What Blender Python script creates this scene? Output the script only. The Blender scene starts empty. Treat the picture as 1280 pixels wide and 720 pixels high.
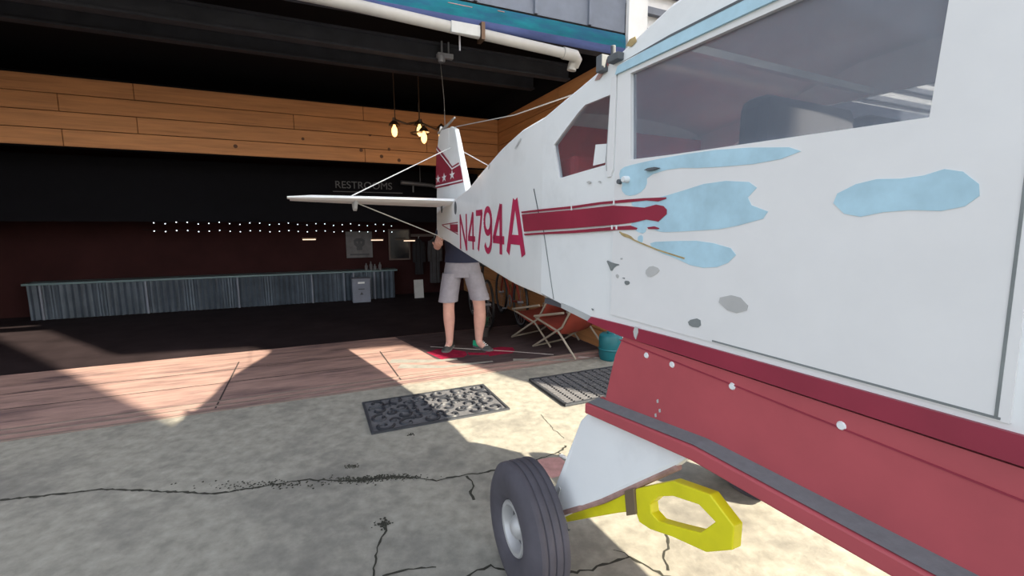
import bpy, bmesh, math, random
from math import sin, cos, pi, radians, sqrt
from mathutils import Vector, Matrix
from mathutils.geometry import tessellate_polygon

random.seed(7)
scene = bpy.context.scene
C = scene.collection

# ------------------------------------------------------------------ camera
cam_data = bpy.data.cameras.new('camera')
cam_data.sensor_width = 36
cam_data.lens = 565 * 36 / 1280
cam_data.clip_start = 0.02
cam = bpy.data.objects.new('camera', cam_data)
cam.location = (0, 0, 1.35)
cam.rotation_euler = (radians(82), 0, 0)
C.objects.link(cam)
scene.camera = cam

# ------------------------------------------------------------------ light
SUN_AZ = radians(121.5)          # clockwise from +Y
SUN_EL = radians(31)
to_sun = Vector((sin(SUN_AZ) * cos(SUN_EL), cos(SUN_AZ) * cos(SUN_EL), sin(SUN_EL)))
world = bpy.data.worlds.new('world')
scene.world = world
world.use_nodes = True
wn = world.node_tree.nodes
wl = world.node_tree.links
sky = wn.new('ShaderNodeTexSky')
sky.sky_type = 'NISHITA'
sky.sun_disc = False
sky.sun_elevation = SUN_EL
sky.sun_rotation = SUN_AZ
sky.air_density = 1.0
sky.dust_density = 2.0
sky.ozone_density = 1.0
hs = wn.new('ShaderNodeHueSaturation')
hs.inputs['Saturation'].default_value = 0.42
wl.new(sky.outputs[0], hs.inputs['Color'])
wl.new(hs.outputs[0], wn['Background'].inputs[0])
wn['Background'].inputs[1].default_value = 0.46

sun_data = bpy.data.lights.new('sun', 'SUN')
sun_data.energy = 17.0
sun_data.angle = radians(0.6)
sun_data.color = (1.0, 0.88, 0.68)
sun = bpy.data.objects.new('sun', sun_data)
sun.rotation_euler = to_sun.to_track_quat('Z', 'Y').to_euler()
sun.location = (4, -4, 6)
C.objects.link(sun)

vs = scene.view_settings
scene.display_settings.display_device = 'sRGB'
vs.view_transform = 'Standard'
vs.look = 'None'
vs.gamma = 1
vs.use_curve_mapping = False
vs.exposure = 0.14


# ------------------------------------------------------------------ helpers
def mat(name, base, rough=0.6, metal=0.0, var=0.12, scale=6.0, stretch=None, bump=0.0,
        second=None, mix_scale=2.0, mix_lo=0.45, mix_hi=0.6, emit=None, emit_strength=0.0,
        coat=0.0, spec=0.5, coord='Object', detail=6.0):
    m = bpy.data.materials.new(name)
    m.use_nodes = True
    nt = m.node_tree
    n, l = nt.nodes, nt.links
    p = n['Principled BSDF']
    p.inputs['Roughness'].default_value = rough
    p.inputs['Metallic'].default_value = metal
    p.inputs['Specular IOR Level'].default_value = spec
    p.inputs['Coat Weight'].default_value = coat
    tc = n.new('ShaderNodeTexCoord')
    mp = n.new('ShaderNodeMapping')
    l.new(tc.outputs[coord], mp.inputs[0])
    if stretch:
        mp.inputs['Scale'].default_value = stretch
    nz = n.new('ShaderNodeTexNoise')
    nz.inputs['Scale'].default_value = scale
    nz.inputs['Detail'].default_value = detail
    nz.inputs['Roughness'].default_value = 0.6
    l.new(mp.outputs[0], nz.inputs[0])
    rp = n.new('ShaderNodeValToRGB')
    rp.color_ramp.elements[0].position = 0.3
    rp.color_ramp.elements[1].position = 0.7
    rp.color_ramp.elements[0].color = tuple(max(0, c * (1 - var)) for c in base) + (1,)
    rp.color_ramp.elements[1].color = tuple(min(1, c * (1 + var)) for c in base) + (1,)
    l.new(nz.outputs[0], rp.inputs[0])
    col = rp.outputs[0]
    if second:
        n2 = n.new('ShaderNodeTexNoise')
        n2.inputs['Scale'].default_value = mix_scale
        n2.inputs['Detail'].default_value = 8
        n2.inputs['Roughness'].default_value = 0.65
        l.new(mp.outputs[0], n2.inputs[0])
        r2 = n.new('ShaderNodeValToRGB')
        r2.color_ramp.elements[0].position = mix_lo
        r2.color_ramp.elements[1].position = mix_hi
        l.new(n2.outputs[0], r2.inputs[0])
        mx = n.new('ShaderNodeMix')
        mx.data_type = 'RGBA'
        l.new(r2.outputs[0], mx.inputs[0])
        l.new(col, mx.inputs[6])
        mx.inputs[7].default_value = tuple(second) + (1,)
        col = mx.outputs[2]
    l.new(col, p.inputs['Base Color'])
    if bump:
        b = n.new('ShaderNodeBump')
        b.inputs['Strength'].default_value = bump
        b.inputs['Distance'].default_value = 0.01
        l.new(nz.outputs[0], b.inputs['Height'])
        l.new(b.outputs[0], p.inputs['Normal'])
    if emit:
        p.inputs['Emission Color'].default_value = tuple(emit) + (1,)
        p.inputs['Emission Strength'].default_value = emit_strength
    return m


BENDS = [2.3 + 0.0837 * i for i in range(11)]


class MB:
    def __init__(s):
        s.v = []
        s.f = []

    def add(s, verts, faces):
        o = len(s.v)
        s.v += [tuple(v) for v in verts]
        s.f += [tuple(i + o for i in f) for f in faces]
        return s

    def box(s, c, d, rz=0.0, M=None):
        x, y, z = d[0] / 2, d[1] / 2, d[2] / 2
        vs_ = [Vector((a * x, b * y, e * z)) for a in (-1, 1) for b in (-1, 1) for e in (-1, 1)]
        R = Matrix.Rotation(rz, 3, 'Z') if M is None else M
        vs_ = [R @ v + Vector(c) for v in vs_]
        return s.add(vs_, [(0, 1, 3, 2), (4, 6, 7, 5), (0, 4, 5, 1), (2, 3, 7, 6), (0, 2, 6, 4), (1, 5, 7, 3)])

    def bar(s, a, b, w, h):
        a, b = Vector(a), Vector(b)
        d = b - a
        L = d.length
        q = d.to_track_quat('X', 'Z').to_matrix()
        return s.box((a + b) / 2, (L, w, h), M=q)

    def tube(s, pts, r, n=8, cap=True):
        pts = [Vector(p) for p in pts]
        rs = r if isinstance(r, (list, tuple)) else [r] * len(pts)
        verts = []
        up = None
        for i, p in enumerate(pts):
            if i == 0:
                d = pts[1] - p
            elif i == len(pts) - 1:
                d = p - pts[i - 1]
            else:
                d = (pts[i + 1] - p).normalized() + (p - pts[i - 1]).normalized()
            d.normalize()
            if up is None:
                up = Vector((0, 0, 1)) if abs(d.z) < 0.9 else Vector((1, 0, 0))
            x = d.cross(up)
            x.normalize()
            y = x.cross(d)
            up = y
            for k in range(n):
                a = 2 * pi * k / n
                verts.append(p + (x * cos(a) + y * sin(a)) * rs[i])
        faces = []
        for i in range(len(pts) - 1):
            for k in range(n):
                k2 = (k + 1) % n
                faces.append((i * n + k, i * n + k2, (i + 1) * n + k2, (i + 1) * n + k))
        if cap:
            faces.append(tuple(range(n - 1, -1, -1)))
            faces.append(tuple((len(pts) - 1) * n + k for k in range(n)))
        return s.add(verts, faces)

    def lathe(s, prof, c=(0, 0, 0), axis=(0, 0, 1), n=32, a0=0.0, a1=2 * pi):
        ax = Vector(axis).normalized()
        t = Vector((0, 0, 1)) if abs(ax.z) < 0.9 else Vector((1, 0, 0))
        x = ax.cross(t).normalized()
        y = ax.cross(x)
        c = Vector(c)
        verts = []
        full = abs(a1 - a0 - 2 * pi) < 1e-6
        m = n if full else n + 1
        for (r, h) in prof:
            for k in range(m):
                a = a0 + (a1 - a0) * k / n
                verts.append(c + ax * h + (x * cos(a) + y * sin(a)) * r)
        faces = []
        for i in range(len(prof) - 1):
            for k in range(n):
                k2 = (k + 1) % m
                faces.append((i * m + k, i * m + k2, (i + 1) * m + k2, (i + 1) * m + k))
        return s.add(verts, faces)

    def rings(s, rings, cap=True, closed=True):
        n = len(rings[0])
        verts = [v for r in rings for v in r]
        faces = []
        for i in range(len(rings) - 1):
            for k in range(n if closed else n - 1):
                k2 = (k + 1) % n
                faces.append((i * n + k, i * n + k2, (i + 1) * n + k2, (i + 1) * n + k))
        if cap:
            faces.append(tuple(range(n - 1, -1, -1)))
            faces.append(tuple((len(rings) - 1) * n + k for k in range(n)))
        return s.add(verts, faces)

    def plate(s, outer, holes, fn, t0, t1):
        """flat polygon with holes mapped by fn(u, v, offset), given a thickness t0..t1"""
        loops = [outer] + list(holes)
        flat = [p for lp in loops for p in lp]
        bend = getattr(fn, 'bend', False)
        fn0 = fn
        if bend:
            fn = lambda u, v, t_: (u, t_, v)
        tris = tessellate_polygon([[Vector((p[0], p[1], 0)) for p in lp] for lp in loops])
        N = len(flat)
        verts = [fn(p[0], p[1], t1) for p in flat] + [fn(p[0], p[1], t0) for p in flat]
        faces = [tuple(t) for t in tris] + [tuple(i + N for i in reversed(t)) for t in tris]
        o = 0
        for lp in loops:
            m = len(lp)
            for k in range(m):
                a, b = o + k, o + (k + 1) % m
                faces.append((a, b, b + N, a + N))
            o += m
        if bend:                      # cut across the curved part of the side, then bend
            bm = bmesh.new()
            bv = [bm.verts.new(v) for v in verts]
            for f in faces:
                try:
                    bm.faces.new([bv[i] for i in f])
                except ValueError:
                    pass
            us = [p[0] for p in flat]
            for c in BENDS:
                if min(us) < c < max(us):
                    bmesh.ops.bisect_plane(bm, geom=bm.verts[:] + bm.edges[:] + bm.faces[:], plane_co=(c, 0, 0), plane_no=(1, 0, 0))
            bm.verts.index_update()
            verts = [fn0(v.co.x, v.co.z, v.co.y) for v in bm.verts]
            faces = [tuple(v.index for v in f.verts) for f in bm.faces]
            bm.free()
        return s.add(verts, faces)

    def build(s, name, m, parent=None, smooth=False, bevel=0.0):
        me = bpy.data.meshes.new(name)
        me.from_pydata(s.v, [], s.f)
        me.validate()
        bm = bmesh.new()
        bm.from_mesh(me)
        bmesh.ops.recalc_face_normals(bm, faces=bm.faces)
        bm.to_mesh(me)
        bm.free()
        if smooth:
            me.shade_smooth()
            try:
                me.set_sharp_from_angle(angle=radians(38))
            except Exception:
                pass
        me.materials.append(m)
        o = bpy.data.objects.new(name, me)
        C.objects.link(o)
        if parent is not None:
            o.parent = parent
        if bevel:
            b = o.modifiers.new('bevel', 'BEVEL')
            b.width = bevel
            b.segments = 2
            b.limit_method = 'ANGLE'
        return o


def tag(o, label=None, cat=None, group=None, kind=None):
    if label:
        o['label'] = label
    if cat:
        o['category'] = cat
    if group:
        o['group'] = group
    if kind:
        o['kind'] = kind
    return o


def thing(name, label, cat, loc=(0, 0, 0), rz=0.0, group=None):
    o = bpy.data.objects.new(name, None)
    o.empty_display_size = 0.1
    o.location = loc
    o.rotation_euler = (0, 0, rz)
    C.objects.link(o)
    return tag(o, label, cat, group)


def copy_tree(o, parent=None):
    c = o.copy()
    C.objects.link(c)
    if parent is not None:
        c.parent = parent
    for ch in [x for x in o.children]:
        copy_tree(ch, c)
    return c


# building frame: s along the facade, t into the garage
BR = radians(24)
BU = (cos(BR), sin(BR))
BN = (-sin(BR), cos(BR))
BO = (-0.16, 4.03)


def B(s, t, z=0.0):
    return (BO[0] + BU[0] * s + BN[0] * t, BO[1] + BU[1] * s + BN[1] * t, z)


def struct(name, mb, m, label, **k):
    o = mb.build(name, m, **k)
    tag(o, label, kind='structure')
    return o


def bframe(o):
    o.location = (BO[0], BO[1], 0)
    o.rotation_euler = (0, 0, BR)
    return o


# ------------------------------------------------------------------ materials
M = {}
M['concrete'] = mat('weathered_concrete', (0.265, 0.255, 0.22), rough=0.95, var=0.24, scale=14, bump=0.4, detail=14, spec=0.2,
                    second=(0.13, 0.125, 0.115), mix_scale=1.6, mix_lo=0.48, mix_hi=0.74, coord='Object')
M['crack'] = mat('crack_dirt', (0.03, 0.03, 0.022), rough=1, var=0.3)
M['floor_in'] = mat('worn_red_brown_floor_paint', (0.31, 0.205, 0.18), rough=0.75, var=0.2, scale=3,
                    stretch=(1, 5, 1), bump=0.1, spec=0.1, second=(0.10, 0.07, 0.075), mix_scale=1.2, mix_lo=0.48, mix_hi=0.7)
M['floor_dark'] = mat('near_black_shaded_floor', (0.022, 0.016, 0.018), rough=0.8, var=0.3, scale=3, spec=0.08)  # colour darkened to carry the shade deep in the garage
M['red_mark'] = mat('red_floor_paint', (0.22, 0.014, 0.04), rough=0.9, var=0.3, scale=20, spec=0.05)
M['pink_stain'] = mat('pink_stain', (0.42, 0.23, 0.22), rough=0.9, var=0.2, scale=18)
M['white_line'] = mat('white_floor_line', (0.6, 0.57, 0.55), rough=0.8, var=0.15)
M['grey_streak'] = mat('grey_floor_streak', (0.22, 0.22, 0.20), rough=0.8, var=0.2, scale=12)
M['floor_shade'] = mat('charcoal_floor_shade', (0.06, 0.045, 0.048), rough=0.7, var=0.3, scale=4, stretch=(1, 4, 1), spec=0.1)  # darker tone that paints the garage shade onto the floor
M['joint_shade'] = mat('dark_joint_and_shade', (0.035, 0.025, 0.025), rough=1)  # dark tone for floor joints and painted shadow bars
M['rail'] = mat('threshold_metal', (0.20, 0.15, 0.13), rough=0.6, metal=0.3, var=0.2)
M['white'] = mat('aged_white_paint', (0.78, 0.80, 0.80), rough=0.42, var=0.035, scale=3, coat=0.1,
                 second=(0.62, 0.64, 0.64), mix_scale=2.5, mix_lo=0.52, mix_hi=0.85)
M['white2'] = mat('dull_white_paint', (0.74, 0.74, 0.735), rough=0.5, var=0.04, scale=4)
M['primer'] = mat('grey_primer', (0.42, 0.43, 0.43), rough=0.7, var=0.1)
M['bluepaint'] = mat('pale_blue_underpaint', (0.40, 0.60, 0.70), rough=0.6, var=0.12, scale=14)
M['crimson'] = mat('crimson_stripe', (0.27, 0.022, 0.048), rough=0.45, var=0.12, scale=5)
M['letter'] = mat('raspberry_letter', (0.42, 0.018, 0.075), rough=0.5, var=0.12)
M['lowred'] = mat('faded_red_paint', (0.42, 0.075, 0.09), rough=0.5, var=0.1, scale=5)
M['chip'] = mat('bare_metal_chip', (0.20, 0.22, 0.22), rough=0.6, var=0.2)
M['chip_pale'] = mat('pale_grey_chip', (0.46, 0.46, 0.45), rough=0.7, var=0.1)
M['ochre'] = mat('rust_stain', (0.40, 0.30, 0.14), rough=0.8, var=0.3, scale=30)
M['seam'] = mat('seam', (0.10, 0.11, 0.12), rough=0.8)
M['greytop'] = mat('grey_antislip', (0.17, 0.18, 0.185), rough=0.85, var=0.1, scale=40, bump=0.2)
M['rubber'] = mat('tyre_rubber', (0.075, 0.070, 0.085), rough=0.75, var=0.2, scale=8)
M['alloy'] = mat('cast_alloy', (0.50, 0.50, 0.50), rough=0.5, metal=0.35, var=0.15)
M['hubdark'] = mat('dark_hub_metal', (0.16, 0.16, 0.17), rough=0.6, metal=0.4)  # darker metal tone for the rim dish
M['steel'] = mat('wire_steel', (0.62, 0.62, 0.60), rough=0.4, metal=0.3)
M['yellow'] = mat('yellow_green_paint', (0.74, 0.68, 0.012), rough=0.45, var=0.12)
M['rust'] = mat('rusty_pink_edge', (0.36, 0.22, 0.19), rough=0.8, var=0.3, scale=25)
M['bronze'] = mat('brown_bracket', (0.22, 0.16, 0.10), rough=0.5, metal=0.3)
M['seat_red'] = mat('red_cabin_fabric', (0.60, 0.06, 0.065), rough=0.8, var=0.15)
M['cabin_dark'] = mat('dark_cabin_lining', (0.06, 0.06, 0.07), rough=0.8)
M['wood'] = mat('orange_pine', (0.47, 0.21, 0.08), rough=0.65, var=0.22, scale=3, stretch=(0.6, 0.6, 9), bump=0.1,
                second=(0.24, 0.10, 0.035), mix_scale=1.5, mix_lo=0.55, mix_hi=0.75)
M['knot'] = mat('dark_knot', (0.10, 0.04, 0.018), rough=0.7)
M['black'] = mat('black_paint', (0.006, 0.006, 0.008), rough=0.9, var=0.1, spec=0.1)
M['darkwall'] = mat('dark_maroon_wall', (0.030, 0.011, 0.011), rough=0.9, var=0.2, scale=2, spec=0.1)
M['beam'] = mat('dark_grey_beam', (0.035, 0.035, 0.042), rough=0.8, spec=0.2, var=0.2)
M['fixture'] = mat('grey_fixture', (0.25, 0.25, 0.27), rough=0.5, metal=0.3)
M['pvc'] = mat('white_pvc', (0.36, 0.345, 0.325), rough=0.5, var=0.08)
M['teal'] = mat('teal_painted_metal', (0.010, 0.13, 0.165), spec=0.15, rough=0.85, var=0.3, scale=3, stretch=(1, 4, 4),
                second=(0.02, 0.075, 0.15), mix_scale=2, mix_lo=0.45, mix_hi=0.65)
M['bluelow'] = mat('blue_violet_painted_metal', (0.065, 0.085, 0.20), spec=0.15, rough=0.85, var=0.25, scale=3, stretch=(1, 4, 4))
M['greywall'] = mat('blue_grey_upper_wall', (0.16, 0.18, 0.225), rough=0.8, var=0.12)
M['whitewall'] = mat('white_render', (0.75, 0.74, 0.73), rough=0.85, var=0.06)
M['slate'] = mat('slate_slat', (0.16, 0.17, 0.20), rough=0.7)
M['tealpaint'] = mat('teal_plastic', (0.01, 0.14, 0.17), rough=0.4)
M['mat_rubber'] = mat('doormat_rubber', (0.03, 0.034, 0.042), rough=0.6, var=0.2, scale=30)
M['mat_relief'] = mat('doormat_relief', (0.022, 0.025, 0.032), rough=0.5, var=0.2, scale=30)
M['mat_dust'] = mat('dusty_doormat_web', (0.095, 0.096, 0.105), rough=0.9, var=0.2, scale=40)
M['skin'] = mat('skin', (0.58, 0.33, 0.27), rough=0.55, var=0.08, scale=14)
M['navy'] = mat('navy_cotton', (0.016, 0.02, 0.045), rough=0.9)
M['shorts'] = mat('grey_twill', (0.28, 0.27, 0.31), rough=0.9, var=0.1, scale=20)
M['shoe'] = mat('dark_sneaker_mesh', (0.05, 0.055, 0.055), rough=0.8, var=0.4, scale=25)
M['sole'] = mat('grey_sole', (0.12, 0.12, 0.12), rough=0.8)
M['green'] = mat('green_sneaker_panel', (0.02, 0.42, 0.22), rough=0.6)
M['hair'] = mat('dark_brown_hair', (0.03, 0.018, 0.012), rough=0.7)
M['eye'] = mat('eye', (0.05, 0.04, 0.035), rough=0.2)
M['corrugated'] = mat('galvanised_sheet', (0.07, 0.09, 0.115), rough=0.5, metal=0.3, var=0.25, scale=4)
M['counter'] = mat('counter_edge', (0.10, 0.16, 0.17), rough=0.4)
M['cooler'] = mat('pale_plastic', (0.16, 0.175, 0.22), rough=0.6)
M['poster'] = mat('grey_banner', (0.12, 0.115, 0.12), rough=0.8, var=0.3, scale=6)
M['posterdark'] = mat('banner_print', (0.06, 0.06, 0.065), rough=0.8)
M['pframe'] = mat('dark_frame', (0.10, 0.07, 0.06), rough=0.5)
M['glassblack'] = mat('black_screen', (0.008, 0.010, 0.014), rough=0.12)
M['coat'] = mat('grey_wool_coat', (0.05, 0.047, 0.05), rough=0.95, var=0.2)
M['coat2'] = mat('black_coat', (0.014, 0.013, 0.016), rough=0.95)
M['sign'] = mat('sign_lettering', (0.10, 0.10, 0.11), rough=0.7)
M['duct'] = mat('dull_duct', (0.10, 0.10, 0.11), rough=0.45, metal=0.3)
M['bulb'] = mat('glowing_bulb', (0.9, 0.7, 0.4), emit=(1.0, 0.60, 0.20), emit_strength=2.4)
M['tiny_bulb'] = mat('string_bulb', (0.8, 0.8, 0.8), emit=(0.8, 0.9, 1.0), emit_strength=2.0)
M['lampglow'] = mat('warm_tube', (0.9, 0.8, 0.7), emit=(1.0, 0.72, 0.5), emit_strength=1.0)
M['lampmetal'] = mat('bronze_lamp_metal', (0.085, 0.05, 0.03), rough=0.4, metal=0.6)
M['sling'] = mat('orange_red_sling', (0.24, 0.035, 0.02), rough=0.8, var=0.15)
M['whitetube'] = mat('white_tube', (0.30, 0.26, 0.21), rough=0.5)
M['bike'] = mat('black_bike_paint', (0.012, 0.012, 0.014), rough=0.4)
M['leaf'] = mat('dark_green_leaf', (0.02, 0.07, 0.04), rough=0.5, var=0.4, scale=10)
M['pot'] = mat('dark_pot', (0.05, 0.04, 0.04), rough=0.6)
M['stucco'] = mat('sun_blocker_render', (0.55, 0.50, 0.44), rough=0.9, var=0.08, scale=3)  # colour of the added sun blockers


def glass_mat(name, tint, mixf):
    m = bpy.data.materials.new(name)
    m.use_nodes = True
    nt = m.node_tree
    n, l = nt.nodes, nt.links
    p = n['Principled BSDF']
    p.inputs['Base Color'].default_value = tint + (1,)
    p.inputs['Roughness'].default_value = 0.06
    tr = n.new('ShaderNodeBsdfTransparent')
    tr.inputs[0].default_value = (0.9, 0.92, 0.95, 1)
    nz = n.new('ShaderNodeTexNoise')
    nz.inputs['Scale'].default_value = 4
    mr = n.new('ShaderNodeMapRange')
    mr.inputs[3].default_value = mixf - 0.08
    mr.inputs[4].default_value = mixf + 0.08
    l.new(nz.outputs[0], mr.inputs[0])
    mx = n.new('ShaderNodeMixShader')
    l.new(mr.outputs[0], mx.inputs[0])
    l.new(p.outputs[0], mx.inputs[1])
    l.new(tr.outputs[0], mx.inputs[2])
    l.new(mx.outputs[0], n['Material Output'].inputs[0])
    return m


M['glass'] = glass_mat('dusty_plexiglass', (0.24, 0.27, 0.32), 0.62)
M['glass_rear'] = glass_mat('clear_plexiglass', (0.18, 0.18, 0.20), 0.82)

# ------------------------------------------------------------------ SETTING
g = MB()
g.add([(-30, -25, 0), (30, -25, 0), (30, 30, 0), (-30, 30, 0)], [(0, 1, 2, 3)])
floor = struct('floor', g, M['concrete'], 'weathered grey concrete yard floor with cracks')


def ribbon(pts, w0, w1, z=0.0015, jit=0.0, sub=1):
    """flat jagged strip along a ground polyline"""
    P = [Vector((p[0], p[1])) for p in pts]
    Q = [P[0]]
    for a, b in zip(P, P[1:]):
        n_ = max(1, int((b - a).length / 0.02)) if sub else 1
        for k in range(1, n_ + 1):
            q = a.lerp(b, k / n_)
            Q.append(q + Vector((random.uniform(-jit, jit), random.uniform(-jit, jit))))
    verts = []
    n_ = len(Q)
    for i, q in enumerate(Q):
        d = (Q[min(i + 1, n_ - 1)] - Q[max(i - 1, 0)])
        if d.length < 1e-6:
            d = Vector((1, 0))
        d.normalize()
        nn = Vector((-d.y, d.x))
        w = w0 + (w1 - w0) * i / (n_ - 1)
        w *= random.uniform(0.45, 1.35) if jit else 1
        verts += [(q.x + nn.x * w / 2, q.y + nn.y * w / 2, z), (q.x - nn.x * w / 2, q.y - nn.y * w / 2, z)]
    faces = [(2 * i, 2 * i + 1, 2 * i + 3, 2 * i + 2) for i in range(n_ - 1)]
    return verts, faces


cracks = [
    ([(-2.6, 2.05), (-2.1, 2.16), (-1.5, 2.12), (-1.1, 2.25), (-0.861, 2.23), (-0.768, 2.245), (-0.648, 2.276), (-0.515, 2.261), (-0.404, 2.238), (-0.344, 2.261), (-0.261, 2.292), (-0.149, 2.316), (0.092, 2.426), (0.212, 2.498), (0.277, 2.536), (0.335, 2.624)], 0.016, 0.012),
    ([(-0.247, 2.284), (-0.202, 2.208), (-0.21, 2.116), (-0.189, 2.062)], 0.012, 0.014),
    ([(-0.587, 1.905), (-0.561, 1.86), (-0.566, 1.71), (-0.534, 1.58), (-0.56, 1.3)], 0.008, 0.014),
    ([(-0.503, 1.58), (-0.427, 1.613), (-0.302, 1.622)], 0.012, 0.006),
    ([(-0.23, 1.52), (-0.156, 1.593), (-0.089, 1.63), (0.05, 1.60), (0.206, 1.593), (0.316, 1.613), (0.386, 1.647), (0.481, 1.678), (0.529, 1.639), (0.591, 1.584), (0.75, 1.5), (1.1, 1.3)], 0.010, 0.014),
    ([(0.277, 2.536), (0.325, 2.461), (0.359, 2.308)], 0.007, 0.005),
    ([(0.207, 3.087), (0.268, 2.868), (0.331, 2.719)], 0.005, 0.004),
    ([(0.481, 1.678), (0.466, 1.71), (0.428, 1.719)], 0.008, 0.004),
    ([(0.676, 1.818), (0.666, 1.748), (0.614, 1.674), (0.619, 1.613)], 0.010, 0.008),
    ([(-2.9, 1.5), (-2.3, 1.62), (-1.8, 1.45), (-1.2, 1.55), (-0.9, 1.45)], 0.010, 0.008),
]
for pts, w0, w1 in cracks:
    v_, f_ = ribbon(pts, w0, w1, jit=0.006)
    MB().add(v_, f_).build('crack', M['crack'], floor)
# dirt and grit packed along the widest crack
gm = MB()
for cx, cy, sx, sy, n_ in ((-0.82, 2.245, 0.13, 0.028, 260), (-0.63, 2.272, 0.13, 0.022, 220), (-0.59, 1.89, 0.03, 0.03, 70),
                           (-0.9, 2.38, 0.03, 0.02, 40), (-0.655, 2.77, 0.02, 0.012, 26), (-1.3, 2.2, 0.25, 0.03, 160)):
    for _ in range(n_):
        x, y = random.gauss(cx, sx / 1.6), random.gauss(cy, sy / 1.6)
        r = random.uniform(0.003, 0.008)
        a = random.uniform(0, 6)
        gm.add([(x + r * cos(a + k * 2.09), y + r * sin(a + k * 2.09), 0.001) for k in range(3)] + [(x, y, r * 0.8)],
               [(0, 1, 3), (1, 2, 3), (2, 0, 3)])
o = gm.build('crack_grit', M['crack'], floor)
o['kind'] = 'stuff'
# pink paint stain and pale concrete chip
v_ = [(0.148, 2.452), (0.22, 2.48), (0.281, 2.479), (0.31, 2.42), (0.322, 2.365), (0.27, 2.29), (0.215, 2.261), (0.17, 2.33)]
MB().add([(x, y, 0.0012) for x, y in v_], [tuple(range(8))]).build('paint_stain', M['pink_stain'], floor)
MB().box((0.30, 2.482, 0.006), (0.05, 0.022, 0.012), rz=-0.9).build('concrete_chip', M['white2'], floor, bevel=0.003)

# garage floor
g = MB().box((-2.3, 0.86, 0.0), (7.4, 1.68, 0.008))
floor_in = bframe(struct('floor_garage', g, M['floor_in'], 'worn red-brown painted floor just inside the garage'))
bframe(struct('floor_garage_rear', MB().box((-2.3, 3.45, 0.0), (7.4, 3.5, 0.008)), M['floor_dark'], 'near-black floor deeper inside the garage, its shade put into the colour'))


def bpoly(pts, name, m, z=0.0055):
    return MB().add([(s_, t_, z) for s_, t_ in pts], [tuple(range(len(pts)))]).build(name, m, floor_in)


bpoly([(-0.62, 1.69), (-0.52, 1.25), (-0.40, 0.62), (-0.28, 0.40), (0.0, 0.24), (0.6, 0.22), (1.355, 0.22), (1.355, 1.69)], 'floor_shade_area', M['floor_shade'], 0.0048)  # painted shade, outlined to leave the sunlit strip clear
bpoly([(-0.428, 0.879), (-0.30, 0.95), (-0.208, 0.94), (-0.10, 0.82), (-0.039, 0.74), (-0.06, 0.62), (-0.119, 0.55), (-0.25, 0.58), (-0.349, 0.563)], 'red_paint_mark', M['red_mark'])
bpoly([(0.16, 0.685), (0.28, 0.75), (0.379, 0.763), (0.487, 0.679), (0.46, 0.57), (0.397, 0.479), (0.26, 0.49), (0.132, 0.47)], 'red_paint_mark', M['red_mark'])
bpoly([(-0.03, 0.70), (0.15, 0.60), (0.14, 0.52), (-0.05, 0.60)], 'red_paint_mark', M['red_mark'])
for a, b, w in (((-0.335, 1.081), (0.415, 0.538), 0.02), ((0.415, 0.538), (0.762, 0.252), 0.018), ((0.952, 0.073), (1.307, -0.145), 0.02)):
    v_, f_ = ribbon([a, b], w, w, z=0.0065)
    MB().add(v_, f_).build('painted_line', M['white_line'], floor_in)
for pts, w0, w1 in (([(-0.83, 0.72), (-0.45, 0.55), (-0.2, 0.52)], 0.13, 0.05), ([(-0.78, 0.52), (-0.4, 0.33), (0.1, 0.30)], 0.13, 0.04), ([(0.3, 0.25), (0.9, 0.0)], 0.1, 0.05)):
    v_, f_ = ribbon(pts, w0, w1, z=0.0050, sub=0)
    MB().add(v_, f_).build('floor_streak', M['grey_streak'], floor_in)  # grey bands laid across the painted floor
for a, b in (((-0.874, 1.112), (-0.833, 0.1)), ((-2.2, 1.3), (-2.2, 0.05)), ((-6, 1.06), (-0.45, 1.06)), ((-6, 0.66), (-0.86, 0.66))):
    v_, f_ = ribbon([a, b], 0.012, 0.012, z=0.0060)
    MB().add(v_, f_).build('joint_and_shade_bar', M['joint_shade'], floor_in)  # some lines are floor joints, others stand in for bars of shadow
for t_ in (0.0, 0.10, 0.2):
    MB().box((-2.3, t_, 0.005), (7.3, 0.022, 0.010)).build('door_track', M['rail'], floor_in, bevel=0.002)

# right interior wall, of horizontal pine planks
WR = 1.36
wr = bframe(struct('wall_right', MB().box((WR + 0.095, 2.64, 1.68), (0.12, 5.24, 3.36)), M['black'], 'right garage wall clad in orange pine planks'))
pz = 0.0
k = 0
while pz < 2.95:
    cuts = [0.0, [1.7, 2.3, 1.3][k % 3], 3.18, 5.15]
    for a, b in zip(cuts, cuts[1:]):
        MB().box((WR + 0.018 - random.uniform(0, 0.004), (a + b) / 2, pz + 0.1), (0.03, b - a - 0.006, 0.192)).build('plank', M['wood'], wr, bevel=0.004)
    pz += 0.2
    k += 1
# pine header across the garage
HT = 3.2
hd = bframe(struct('wall_header', MB().box((-2.4, HT + 0.11, 2.63), (7.5, 0.12, 0.80)), M['black'], 'pine boarded header across the back of the front bay'))
for r in range(4):
    z = 2.235 + 0.192 * r + 0.096
    cuts = [-6.1, -4.0 + 0.7 * (r % 2), -1.6 + 0.9 * ((r + 1) % 3), WR - 0.002]
    for a, b in zip(cuts, cuts[1:]):
        MB().box(((a + b) / 2, HT + 0.03 - random.uniform(0, 0.004), z), (b - a - 0.006, 0.03, 0.185)).build('plank', M['wood'], hd, bevel=0.004)
for s_, z_ in ((-0.47, 2.33), (-0.36, 2.44), (-0.22, 2.29), (0.52, 2.42), (0.66, 2.56), (-0.62, 2.62), (-0.1, 2.70), (-0.75, 2.40), (-1.5, 2.5), (-2.3, 2.35)):
    MB().lathe([(0.0001, -0.002), (0.02, -0.002), (0.026, 0.0)], (s_, HT + 0.014, z_), (0, 1, 0), n=10).build('knot', M['knot'], hd)
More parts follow.
